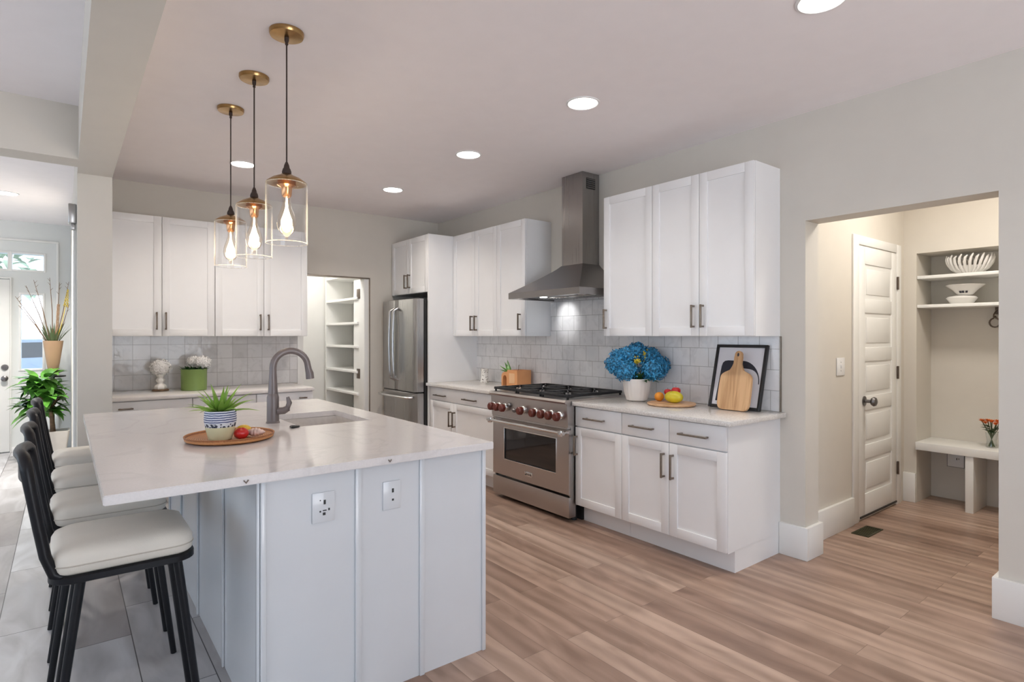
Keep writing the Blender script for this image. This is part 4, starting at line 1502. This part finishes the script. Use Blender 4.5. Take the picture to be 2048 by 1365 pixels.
# mudroom and pantry ceiling lamps, above the view
for x, y, w in ((4.55, 0.98, 13.5), (1.98, 6.70, 10)):
    ld = bpy.data.lights.new('ceiling_lamp', 'AREA')
    ld.shape = 'DISK'
    ld.size = 0.45
    ld.energy = w
    ld.color = (1, 0.94, 0.86) if x > 4 else (1, 0.97, 0.92)
    lo = bpy.data.objects.new('ceiling_lamp', ld)
    COL.objects.link(lo)
    lo.location = (x, y, ZC - 0.01)

# ------------------------------------------------------------------ pantry shelves
ps = thing('pantry_shelving', 'white shelving unit inside the pantry', 'shelving', (2.62, 6.40, 0))
b = BM()
box(b, 0.0, 0.345, 0.80, 0.83, 0, 2.16)
obj('end_panel', b, M['trim'], ps, smooth=0)
for z in (2.10, 1.815, 1.533, 1.262, 0.976, 0.723, 0.44):
    b = BM(); box(b, 0.0, 0.345, -0.17, 0.80, z - 0.028, z, 0.001); obj('shelf', b, M['trim'], ps)

# ------------------------------------------------------------------ mudroom bench, shelves and their things
mb = thing('mudroom_bench', 'white built-in bench with open cubbies in the mudroom recess', 'bench', (5.52, N0, 0))
nw = N1 - N0
b = BM(); box(b, -0.012, 0.368, 0.002, nw - 0.001, 0.44, 0.503, 0.003); obj('seat', b, M['trim'], mb)
b = BM(); box(b, 0.005, 0.365, 0.40, 0.452, 0, 0.44, 0.002); obj('divider', b, M['trim'], mb)
for z, lab in ((1.865, 'upper white shelf in the mudroom recess'), (1.628, 'lower white shelf in the mudroom recess')):
    b = BM(); box(b, 5.545, 5.888, N0 + 0.002, N1 - 0.002, z - 0.026, z, 0.003)
    tag(obj('wall_shelf', b, M['trim']), lab, 'shelf', 'shelves in the mudroom recess')
# spiky bowl
sb = thing('spiked_bowl', 'white bowl with a rim of pointed petals on the upper mudroom shelf', 'bowl', (5.70, 1.385, 1.8652))
b = BM()
lathe(b, [(0.05, 0), (0.07, 0.006), (0.112, 0.045), (0.122, 0.062), (0.116, 0.062), (0.104, 0.045), (0.06, 0.014)], 40)
obj('shell', b, M['ceramic'], sb)
b = BM()
for i in range(26):
    a = 2 * PI * i / 26
    ca, sa = math.cos(a), math.sin(a)
    pts = [(0.07 * ca, 0.07 * sa, 0.008), (0.118 * ca, 0.118 * sa, 0.045), (0.142 * ca, 0.142 * sa, 0.088), (0.152 * math.cos(a + 0.05), 0.152 * math.sin(a + 0.05), 0.122), (0.150 * math.cos(a + 0.14), 0.150 * math.sin(a + 0.14), 0.150 - 0.012 * (i % 2))]
    tube(b, pts, [0.007, 0.010, 0.011, 0.009, 0.004], 6)
obj('petals', b, M['ceramic'], sb)
b = BM()
lathe(b, [(0.06, 0.0), (0.075, 0.006), (0.098, 0.040), (0.103, 0.048), (0.09, 0.060), (0.045, 0.068), (0.02, 0.069)], 36)
tag(obj('covered_dish', b, M['ceramic'], loc=(5.70, 1.437, 1.6283)), 'low covered white dish on the lower mudroom shelf', 'dish')
fb = thing('flared_bowl', 'white flared bowl with dark marks stacked on the covered dish', 'bowl', (5.70, 1.415, 1.6983))
b = BM()
lathe(b, [(0.04, 0.0), (0.05, 0.004), (0.085, 0.045), (0.128, 0.082), (0.124, 0.084), (0.080, 0.05), (0.03, 0.012)], 36)
obj('bowl', b, M['ceramic'], fb)
b = BM()
for a in (-0.35, -0.1, 0.22):
    an = PI + a + 0.15
    r_ = 0.070
    c_, s_ = math.cos(an), math.sin(an)
    p = Vector((r_ * c_, r_ * s_, 0.024))
    tng = Vector((-s_, c_, 0)) * 0.007
    up = Vector((c_ * 0.009, s_ * 0.009, 0.012))
    o_ = Vector((c_, s_, -0.6)) * 0.002
    loft(b, [[p - tng - up * 0.6 - o_, p + tng - up * 0.6 - o_, p + tng + up * 0.6 - o_, p - tng + up * 0.6 - o_], [p - tng - up * 0.6 + o_, p + tng - up * 0.6 + o_, p + tng + up * 0.6 + o_, p - tng + up * 0.6 + o_]])
obj('painted_marks', b, M['ink'], fb, smooth=0)
# coat hook
b = BM()
box(b, 5.872, 5.889, 1.235, 1.265, 1.545, 1.602, 0.003)
tube(b, [(5.872, 1.25, 1.575), (5.845, 1.255, 1.565), (5.83, 1.262, 1.545), (5.845, 1.268, 1.525)], 0.005, 8)
tube(b, [(5.862, 1.262, 1.53)] + [(5.855, 1.262 + 0.034 * math.sin(a), 1.478 - 0.036 * math.cos(a)) for a in [PI + 0.3 + k * (2 * PI - 0.6) / 14 for k in range(15)]] + [(5.862, 1.262, 1.53)], 0.006, 8)
tube(b, [(5.872, 1.242, 1.56), (5.84, 1.21, 1.50), (5.835, 1.195, 1.44), (5.85, 1.205, 1.425)], 0.005, 8)
tag(obj('coat_hook', b, M['bronze']), 'black scrolled coat hook under the mudroom shelf', 'hook')
# orange flowers in a glass
fv = thing('flower_vase', 'small glass of orange flowers on the mudroom bench', 'flowers', (5.70, 1.248, 0.5035))
b = BM(); lathe(b, [(0.034, 0.0), (0.038, 0.004), (0.030, 0.05), (0.040, 0.115), (0.037, 0.115), (0.027, 0.05), (0.033, 0.008)], 28)
obj('glass', b, M['pane'], fv)
b = BM()
heads = []
for i in range(13):
    a = i * 2.4
    rr = 0.075 * math.sqrt((i + 0.5) / 13)
    top = (rr * math.cos(a), rr * math.sin(a), 0.205 - 0.25 * rr + random.uniform(-0.006, 0.01))
    heads.append(top)
    tube(b, [(-0.3 * top[0], -0.3 * top[1], 0.008), (0.15 * top[0], 0.15 * top[1], 0.09), top], 0.0022, 6)
obj('stems', b, M['stem'], fv)
b = BM()
for i in range(26):
    a = i * 2.4
    leaf_blade(b, (0.02 * math.cos(a), 0.02 * math.sin(a), 0.115 + 0.04 * (i % 4) / 3), a, 0.5, 0.055, 0.022, 0.7)
obj('leaves', b, M['leaf_dark'], fv)
for h in heads:
    b = BM()
    for k in range(14):
        a = 2 * PI * k / 14
        leaf_blade(b, h, a, 0.35 + 0.5 * (k % 2), 0.026, 0.013, 0.3, seg=3)
    ball(b, (h[0], h[1], h[2] + 0.003), (0.007, 0.007, 0.006), 10, 6)
    obj('flower_head', b, M['orange_flower'], fv)
# outlet in the cubby, switch, floor vent
b = BM()
o_out = plate('power_outlet', 'outlet plate inside the left cubby under the mudroom bench', 'outlet', (5.8895, 1.525, 0.335), RZ, 0.115, 0.120, [(0.008, 0.008, 0.003, 0.009), (0.022, 0.010, 0.002, 0.007)])
b = BM()  # thin black border around the plate
for q in ((-0.060, -0.0575, -0.0625, 0.0625), (0.0575, 0.060, -0.0625, 0.0625), (-0.0575, 0.0575, -0.0625, -0.060), (-0.0575, 0.0575, 0.060, 0.0625)):
    box(b, q[0], q[1], -0.004, -0.0004, q[2], q[3])
obj('dark_border', b, M['plastic_black'], o_out, smooth=0)
plate('light_switch', 'white toggle switch plate left of the mudroom door', 'light switch', (4.327, 1.7895, 1.155), 0, 0.125, 0.125, 'switch')
vt = thing('floor_vent', 'square dark olive vent set in the mudroom floor', 'floor vent', (4.44, 1.657, 0.0))
b = BM(); box(b, -0.128, 0.128, -0.055, 0.055, 0.0005, 0.005, 0.001); obj('frame', b, M['vent'], vt)
b = BM()
for k in range(9):
    x = -0.108 + 0.216 * k / 8
    box(b, x - 0.004, x + 0.004, -0.042, 0.042, 0.005, 0.008)
obj('louvers', b, M['vent'], vt, smooth=0)

# ------------------------------------------------------------------ right counter
fp = thing('framed_print', 'black-framed abstract print leaning on the tiles', 'framed print', (3.452, 2.083, Z_CT), RZ)
lean = math.atan2(0.108, 0.412)
fp.rotation_euler = (0, 0, RZ)
PW, PH, BT = 0.364, 0.430, 0.019
def leaned(o):
    o.rotation_euler = (-lean, 0, 0)
    o.location = (0, 0, 0.004)
    return o
b = BM()
for q in ((-PW / 2, -PW / 2 + BT, 0, PH), (PW / 2 - BT, PW / 2, 0, PH), (-PW / 2 + BT, PW / 2 - BT, 0, BT), (-PW / 2 + BT, PW / 2 - BT, PH - BT, PH)):
    box(b, q[0], q[1], -0.010, 0.012, q[2], q[3], 0.0012)
leaned(obj('frame', b, M['frame_black'], fp))
b = BM(); box(b, -PW / 2 + BT, PW / 2 - BT, -0.001, 0.008, BT, PH - BT); pp = leaned(obj('print', b, M['paper'], fp, smooth=0))
b = BM()
# charcoal shape: squared shoulder at the left sweeping to a thin arc at the right
block = [(0.02, 0.045), (-0.140, 0.045), (-0.128, 0.28), (-0.122, 0.305), (-0.108, 0.318), (-0.085, 0.322), (0.02, 0.322)]
prism(b, block, -0.0022, -0.0012, 'y')
arc_out = [(0.02 + 0.132 * math.sin(t), 0.172 + 0.150 * math.cos(t)) for t in [k * PI / 2 / 14 for k in range(15)]]
arc_in = [(0.02 + 0.126 * math.sin(t), 0.172 + (0.150 - 0.050 * math.cos(t) ** 1.5) * math.cos(t)) for t in [k * PI / 2 / 14 for k in range(15)]]
for i in range(14):
    prism(b, [arc_in[i], arc_in[i + 1], arc_out[i + 1], arc_out[i]], -0.0022, -0.0012, 'y')
ink = obj('ink_shape', b, M['ink'], pp, smooth=0)
b = BM(); box(b, -0.035, -0.008, -0.0032, -0.0022, 0.296, 0.314); obj('ink_window', b, M['paper'], pp, smooth=0)

cb = thing('cutting_board', 'pale wooden paddle board leaning on the framed print', 'cutting board', (3.388, 2.052, Z_CT), RZ)
prof = []
def rc(cx, cz, r, a0, a1, n=6):
    return [(cx + r * math.cos(a0 + (a1 - a0) * i / n), cz + r * math.sin(a0 + (a1 - a0) * i / n)) for i in range(n + 1)]
right_side = rc(0.075, 0.035, 0.035, -PI / 2, 0) + [(0.112, 0.10), (0.110, 0.18)] + rc(0.070, 0.205, 0.040, 0.1, PI / 2 - 0.35) + [(0.045, 0.258), (0.032, 0.280), (0.026, 0.305)] + rc(0.0, 0.362, 0.0265, -0.5, PI / 2)
poly = right_side + [(-x, z) for x, z in reversed(right_side[:-1])]
b = BM()
prism(b, poly, -0.010, 0.010, 'y')
es = [e for e in b.edges if abs(e.verts[0].co.y - e.verts[1].co.y) < 1e-6]
bmesh.ops.bevel(b, geom=es, offset=0.003, segments=2, affect='EDGES')
o = obj('board', b, M['board'], cb)
o.rotation_euler = (-math.atan2(0.085, 0.375), 0, 0.0); o.location = (0, 0, 0.003)
b = BM(); loft(b, [[(0.007 * math.cos(2 * PI * k / 14), y, 0.362 + 0.012 * math.sin(2 * PI * k / 14)) for k in range(14)] for y in (-0.0106, -0.0098)])
h_ = obj('hang_hole', b, M['ink'], o)

hp = thing('hydrangea_pot', 'blue hydrangeas in a ribbed cream pot beside the range', 'potted flowers', (3.36, 2.81, Z_CT))
b = BM()
lathe(b, [(0.062, 0), (0.075, 0.008), (0.092, 0.06), (0.100, 0.13), (0.100, 0.165), (0.092, 0.165), (0.090, 0.13)], 60, wob=lambda a: 1 + 0.018 * math.cos(20 * a))
obj('pot', b, M['ribbed'], hp)
b = BM(); lathe(b, [(0.093, 0.130), (0.08, 0.136), (0.02, 0.14)], 24); obj('soil', b, M['soil'], hp)
b = BM()
heads = []
for s_, d_, z, r_ in ((-0.085, -0.03, 0.225, 0.088), (-0.150, 0.0, 0.268, 0.078), (-0.060, 0.02, 0.338, 0.066), (0.005, 0.02, 0.375, 0.060), (-0.125, 0.03, 0.320, 0.066),
                      (0.098, 0.02, 0.325, 0.078), (0.112, -0.03, 0.232, 0.098), (0.165, 0.0, 0.262, 0.074)):
    heads.append((0.788 * s_ + 0.614 * d_, -0.616 * s_ + 0.789 * d_, z, r_))
for x, y, z, r_ in heads:
    tube(b, [(x * 0.2, y * 0.2, 0.135), (x * 0.6, y * 0.6, 0.135 + (z - 0.135) * 0.5), (x, y, z)], 0.004, 6)
obj('stems', b, M['stem'], hp)
b = BM()
for i in range(30):
    a = i * 2.4
    leaf_blade(b, (0.04 * math.cos(a), 0.04 * math.sin(a), 0.15), a, random.uniform(0.2, 1.2), random.uniform(0.09, 0.15), 0.05, 0.8)
obj('leaves', b, M['leaf_dark'], hp)
def floret_head(c, r_, n, size, squash=0.86):
    b = BM()
    ball(b, c, (r_ * 0.86, r_ * 0.86, r_ * 0.86 * squash), 14, 9)
    for i in range(n):
        t = (i + 0.5) / n
        zz = 1 - 1.9 * t
        if zz < -0.95:
            continue
        rr = math.sqrt(max(0, 1 - zz * zz))
        a = i * 2.399963
        d = Vector((rr * math.cos(a), rr * math.sin(a), zz * squash))
        k = random.uniform(0.92, 1.08)
        p = Vector(c) + d * r_ * k
        nrm = d.normalized()
        u = nrm.cross(Vector((0.3, 0.2, 1))).normalized()
        v = nrm.cross(u)
        ro = random.uniform(0, PI / 2)
        cn = bm_c = b.verts.new(p)
        for q in range(4):
            an = ro + q * PI / 2
            e1 = u * math.cos(an - 0.62) + v * math.sin(an - 0.62)
            e2 = u * math.cos(an + 0.62) + v * math.sin(an + 0.62)
            e3 = u * math.cos(an) + v * math.sin(an)
            lift = nrm * size * random.uniform(-0.45, 0.65)
            b.faces.new((cn, b.verts.new(p + e1 * size * 0.75 + lift), b.verts.new(p + e3 * size * 1.1 + lift * 1.4), b.verts.new(p + e2 * size * 0.75 + lift)))
    return b
for x, y, z, r_ in heads:
    obj('flower_head', floret_head((x, y, z), r_, 190, 0.0150), M['blue_flower'], hp, smooth=0)
for c in ((-0.035, -0.035, 0.300), (0.025, -0.065, 0.345)):
    b = BM()
    tube(b, [(0.0, 0.0, 0.15), (c[0] * 0.7, c[1] * 0.6, 0.25), c], 0.003, 6)
    for i in range(26):
        ball(b, (c[0] + random.gauss(0, 0.016), c[1] + random.gauss(0, 0.008), c[2] + random.gauss(0, 0.016)), 0.006, 7, 5)
    obj('yellow_sprig', b, M['yellow_flower'], hp)

wt = BM()
lathe(wt, [(0.145, 0.0), (0.160, 0.004), (0.165, 0.012), (0.162, 0.018), (0.12, 0.018), (0.04, 0.0175)], 56)
tag(obj('serving_board', wt, M['tray_wood'], loc=(3.325, 2.475, Z_CT)), 'round wooden board carrying fruit', 'board')
ZF = Z_CT + 0.0182
b = BM(); ball(b, (0, 0, 0.040), (0.065, 0.043, 0.041), 26, 16, lambda d: 1 + 0.10 * max(0, d.x) - 0.05 * max(0, d.z) * max(0, -d.x))
tag(obj('mango', b, M['mango'], loc=(3.33, 2.462, ZF), rotz=-PI / 2 + 0.1), 'yellow-green mango on the round board', 'fruit')
b = BM(); ball(b, (0, 0, 0.032), (0.034, 0.034, 0.032), 24, 16)
tag(obj('orange', b, M['orange'], loc=(3.335, 2.586, ZF)), 'small orange on the round board', 'fruit')
def apple(name, label, loc, r_):
    t = thing(name, label, 'fruit', loc)
    b = BM(); ball(b, (0, 0, r_ * 0.9), (r_, r_, r_ * 0.9), 24, 16, lambda d: 1 - 0.22 * max(0, d.z) ** 6 - 0.10 * max(0, -d.z) ** 8)
    obj('flesh', b, M['red_fruit'], t)
    b = BM(); tube(b, [(0, 0, r_ * 1.35), (0.003, 0.002, r_ * 1.95)], 0.0015, 6); obj('stalk', b, M['twig'], t)
apple('apple', 'red apple resting on the mango', (3.400, 2.492, Z_CT + 0.066), 0.032)
apple('plum', 'darker red plum between orange and apple', (3.388, 2.552, Z_CT + 0.058), 0.027)

# ------------------------------------------------------------------ counter left of the range
tp_ = thing('terracotta_planter', 'peach terracotta planter with an arched opening beside the range', 'planter', (3.44, 4.37, Z_CT), RZ)
b = BM()
# arched front part (left) and block (right)
ar = [(-0.125, 0.0), (-0.125, 0.085)] + [(-0.075 + 0.05 * math.cos(a), 0.085 + 0.048 * math.sin(a)) for a in [PI - k * PI / 2 / 6 for k in range(1, 7)]] + [(-0.02, 0.140), (-0.02, 0.0), (-0.042, 0.0), (-0.042, 0.070)] + \
     [(-0.072 + 0.030 * math.cos(a), 0.070 + 0.032 * math.sin(a)) for a in [k * PI / 8 for k in range(1, 9)]] + [(-0.102, 0.0)]
prism(b, ar, -0.075, 0.075, 'y')
box(b, -0.1, -0.02, 0.055, 0.074, 0, 0.10)
obj('arch', b, M['terracotta'], tp_)
b = BM()
for q in ((-0.02, 0.0, -0.085, 0.085), (0.115, 0.135, -0.085, 0.085), (0.0, 0.115, -0.085, -0.065), (0.0, 0.115, 0.065, 0.085)):
    box(b, q[0], q[1], q[2], q[3], 0, 0.155)
box(b, 0, 0.115, -0.065, 0.065, 0, 0.13)
obj('box', b, M['terracotta'], tp_, smooth=0)
b = BM(); box(b, 0.012, 0.098, -0.087, -0.0845, 0.03, 0.125, 0.001); obj('front_panel', b, M['terracotta_pale'], tp_)
b = BM()
for i, (az, pi_) in enumerate(((PI, 0.9), (PI + 0.5, 0.5), (PI - 0.5, 0.4), (PI + 0.2, 0.05), (PI - 0.2, 1.2))):
    spike_blade(b, (-0.055, -0.02, 0.128), az, pi_ * 0.8 + 0.15, 0.135, 0.046, 0.1)
obj('leaves', b, M['leaf'], tp_)
b = BM(); tube(b, [(0.045, 0, 0.13), (0.05, 0, 0.19), (0.058, 0, 0.205)], 0.0022, 6); obj('wick', b, M['twig'], tp_)
b = BM()
lathe(b, [(0.045, 0.0), (0.047, 0.004), (0.043, 0.03), (0.036, 0.065), (0.037, 0.10), (0.043, 0.138), (0.040, 0.140), (0.034, 0.10)], 32)
tag(obj('canister', b, M['canister'], loc=(3.45, 4.90, Z_CT)), 'small white canister with dark marks by the fridge panel', 'canister')

# ------------------------------------------------------------------ rear counter
tv = thing('topiary_vase', 'white flower ball on a white sculpted stand, rear counter', 'flower vase', (0.668, 5.875, Z_CT))
b = BM(); lathe(b, [(0.062, 0.0), (0.066, 0.004), (0.062, 0.014), (0.03, 0.016)], 28); obj('base', b, M['twig'], tv)
b = BM(); lathe(b, [(0.040, 0.015), (0.046, 0.03), (0.040, 0.05), (0.022, 0.062), (0.020, 0.07), (0.030, 0.082), (0.034, 0.095), (0.026, 0.108), (0.020, 0.115), (0.030, 0.13), (0.034, 0.145)], 24, wob=lambda a: 1 + 0.08 * math.cos(6 * a))
obj('stand', b, M['ceramic'], tv)
obj('flower_head', floret_head((0, 0, 0.205), 0.075, 260, 0.012, 0.9), M['white_flower'], tv, smooth=0)
gp = thing('green_planter', 'green cylinder pot of white flowers, rear counter', 'potted flowers', (0.915, 5.79, Z_CT))
b = BM(); lathe(b, [(0.098, 0), (0.102, 0.004), (0.104, 0.18), (0.107, 0.188), (0.100, 0.188), (0.098, 0.165)], 44); obj('pot', b, M['green_pot'], gp)
b = BM(); lathe(b, [(0.099, 0.165), (0.06, 0.172), (0.02, 0.174)], 24); obj('soil', b, M['soil'], gp)
b = BM()
for i in range(70):
    a = i * 2.4
    rr = 0.09 * math.sqrt((i + 0.5) / 70)
    leaf_blade(b, (rr * math.cos(a), rr * math.sin(a), 0.17), a + random.uniform(-0.5, 0.5), random.uniform(0.6, 1.3), random.uniform(0.035, 0.06), 0.024, 0.6)
obj('leaves', b, M['leaf_dark'], gp)
for c, r_ in (((0.065, -0.02, 0.245), 0.062), ((0.005, 0.03, 0.250), 0.05)):
    obj('flower_head', floret_head(c, r_, 170, 0.013, 0.85), M['white_flower'], gp, smooth=0)

# ------------------------------------------------------------------ hall plants
pt = thing('potted_plant', 'leafy green plant in a pale tapered planter in the hall', 'potted plant', (-0.075, 8.2, 0))
b = BM(); loft(b, [rrect(0, 0, 0.17, 0.17, 0.02, 0.0), rrect(0, 0, 0.255, 0.255, 0.02, 0.32), rrect(0, 0, 0.225, 0.225, 0.02, 0.32), rrect(0, 0, 0.21, 0.21, 0.02, 0.28)])
obj('planter', b, M['planter'], pt)
b = BM(); box(b, -0.10, 0.10, -0.10, 0.10, 0.27, 0.285); obj('soil', b, M['soil'], pt)
b = BM()
tube(b, [(-0.02, 0, 0.28), (-0.03, 0, 0.45), (-0.05, 0.0, 0.62), (-0.06, 0, 0.78)], [0.028, 0.022, 0.018, 0.010], 10)
for a, l in ((0.3, 0.16), (2.4, 0.18), (4.2, 0.17), (5.5, 0.15), (1.4, 0.15)):
    tube(b, [(-0.045, 0, 0.56), (-0.05 + 0.5 * l * math.cos(a), 0.5 * l * math.sin(a), 0.66), (-0.05 + l * math.cos(a), l * math.sin(a), 0.72)], [0.010, 0.007, 0.004], 7)
obj('trunk', b, M['twig'], pt)
b = BM()
for i in range(120):
    a = i * 2.399963
    t = (i + 0.5) / 120
    rr = 0.02 + 0.09 * random.random()
    z = 0.52 + 0.40 * random.random()
    el = 1.0 - 1.7 * random.random()
    leaf_blade(b, (-0.115 + rr * math.cos(a), min(0, rr * math.sin(a)) * 0.8 + 0.02, z), a, el, random.uniform(0.17, 0.25), random.uniform(0.085, 0.125), random.uniform(0.4, 1.1), fold=0.22)
for v in b.verts:
    v.co.x = min(v.co.x, 0.135)
obj('leaves', b, M['leaf'], pt)
tvs = thing('plant_stand', 'slim dark stand behind the leafy plant in the hall', 'plant stand', (-0.10, 8.50, 0))
b = BM()
lathe(b, [(0.13, 0), (0.13, 0.015), (0.02, 0.02), (0.016, 0.03), (0.016, 0.88), (0.02, 0.895), (0.12, 0.90), (0.12, 0.915)], 28)
obj('pedestal', b, M['black_metal'], tvs)
vz = thing('floor_vase', 'tapered tan vase of bare branches and a yellow flower spike', 'vase', (-0.10, 8.50, 0.9153))
b = BM()
lathe(b, [(0.034, 0), (0.038, 0.004), (0.062, 0.15), (0.092, 0.38), (0.094, 0.402), (0.087, 0.402), (0.085, 0.375)], 36, wob=lambda a: 1 + 0.05 * math.cos(3 * a + 0.8))
obj('vase', b, M['tan'], vz)
b = BM()
tips = [(-0.33, 0.0, 0.90), (-0.24, 0.05, 1.03), (-0.17, -0.05, 1.09), (-0.03, 0.02, 1.13), (0.06, 0.04, 1.08), (0.145, 0.0, 1.09), (-0.30, -0.04, 0.80), (0.15, -0.05, 0.83)]
for i, t in enumerate(tips):
    b0 = (t[0] * 0.12, t[1] * 0.3, 0.36)
    mid = (t[0] * 0.55 + 0.01, t[1] * 0.6, 0.36 + (t[2] - 0.36) * 0.5)
    tube(b, [b0, mid, t], [0.006, 0.0048, 0.0022], 6)
    for s in (0.62, 0.78, 0.9):
        q = Vector(mid).lerp(Vector(t), s)
        sg = 1 if (i + int(s * 10)) % 2 else -1
        tube(b, [q, (min(q.x + sg * 0.022, 0.15), q.y, q.z + 0.03)], [0.0025, 0.0012], 5)
obj('branches', b, M['twig'], vz)
b = BM()
for i in range(26):
    a = i * 2.4
    leaf_blade(b, (0.05 * math.cos(a), 0.05 * math.sin(a), 0.37), a, random.uniform(0.9, 1.45), random.uniform(0.14, 0.3), 0.02, 0.3)
obj('grass_leaves', b, M['stem'], vz)
b = BM()
sp_pts = [(0.03, 0, 0.37), (0.09, 0, 0.65), (0.118, 0, 0.83)]
tube(b, sp_pts, [0.005, 0.004, 0.003], 6)
for i in range(44):
    t = i / 43
    z = 0.80 + 0.20 * t
    a = i * 2.4
    r_ = 0.020 * (1 - 0.75 * t)
    ball(b, (0.116 + 0.022 * t + r_ * math.cos(a), r_ * math.sin(a), z), 0.008 * (1 - 0.4 * t), 7, 5)
obj('yellow_spike', b, M['yellow_flower'], vz)
b = BM()
for i in range(40):
    t = i / 39
    z = 0.38 + 0.44 * t
    for k in range(5):
        a = 2 * PI * k / 5 + i
        ball(b, (0.03 + 0.02 * t + 0.010 * math.cos(a), 0.010 * math.sin(a), z), 0.006, 6, 4)
obj('cattail_spike', b, M['tan'], vz)

# ------------------------------------------------------------------ outside the front door
b = BM(); box(b, -16, 16, 9.2, 40, -0.30, -0.10)
struct('ground', b, M['pale_stone_ground'], 'pale paved drive outside the front door', 'ground', smooth=0)
car = thing('car', 'blue parked car seen through the sidelight', 'car', (-1.4, 18.0, -0.10), 0.5)
b = BM()
prism(b, [(-2.1, 0.25), (-2.1, 0.75), (-1.2, 0.92), (-0.6, 1.38), (0.9, 1.40), (1.6, 0.98), (2.1, 0.88), (2.1, 0.25)], -0.85, 0.85, 'y')
bmesh.ops.bevel(b, geom=b.edges[:], offset=0.05, segments=2, affect='EDGES')
obj('body', b, M['car_blue'], car)
b = BM(); prism(b, [(-1.05, 0.95), (-0.55, 1.31), (0.85, 1.33), (1.42, 0.98)], -0.856, 0.856, 'y'); obj('windows', b, M['car_glass'], car, smooth=0)
for x in (-1.3, 1.3):
    for y in (-0.8, 0.8):
        b = BM(); loft(b, [[(x + 0.32 * math.cos(2 * PI * k / 24), y + dy, 0.32 + 0.32 * math.sin(2 * PI * k / 24)) for k in range(24)] for dy in (-0.09, 0.09)])
        obj('wheel', b, M['plastic_black'], car)
for i, (x, y, h, lab) in enumerate(((-5.8, 31, 6.0, 'pale green tree seen through the transom over the door'), (-3.0, 27, 6.5, 'pale green tree seen through the transom over the sidelight'))):
    tr = thing('tree', lab, 'tree', (x, y, -0.10), 0, 'trees outside')
    b = BM(); tube(b, [(0, 0, 0), (0.05, 0, h * 0.3), (0, 0, h * 0.6)], [0.18, 0.14, 0.08], 8); obj('trunk', b, M['twig'], tr)
    b = BM()
    for k in range(420):
        d = Vector((random.gauss(0, 1), random.gauss(0, 1), random.gauss(0, 1))).normalized() * random.uniform(0.5, 1.0)
        leaf_blade(b, (d.x * 2.2, d.y * 2.0, h * 0.62 + d.z * h * 0.36), random.uniform(0, 6.28), random.uniform(-1, 1), 0.5, 0.3, 0.5, seg=3)
    obj('crown', b, M['tree_leaf'], tr)
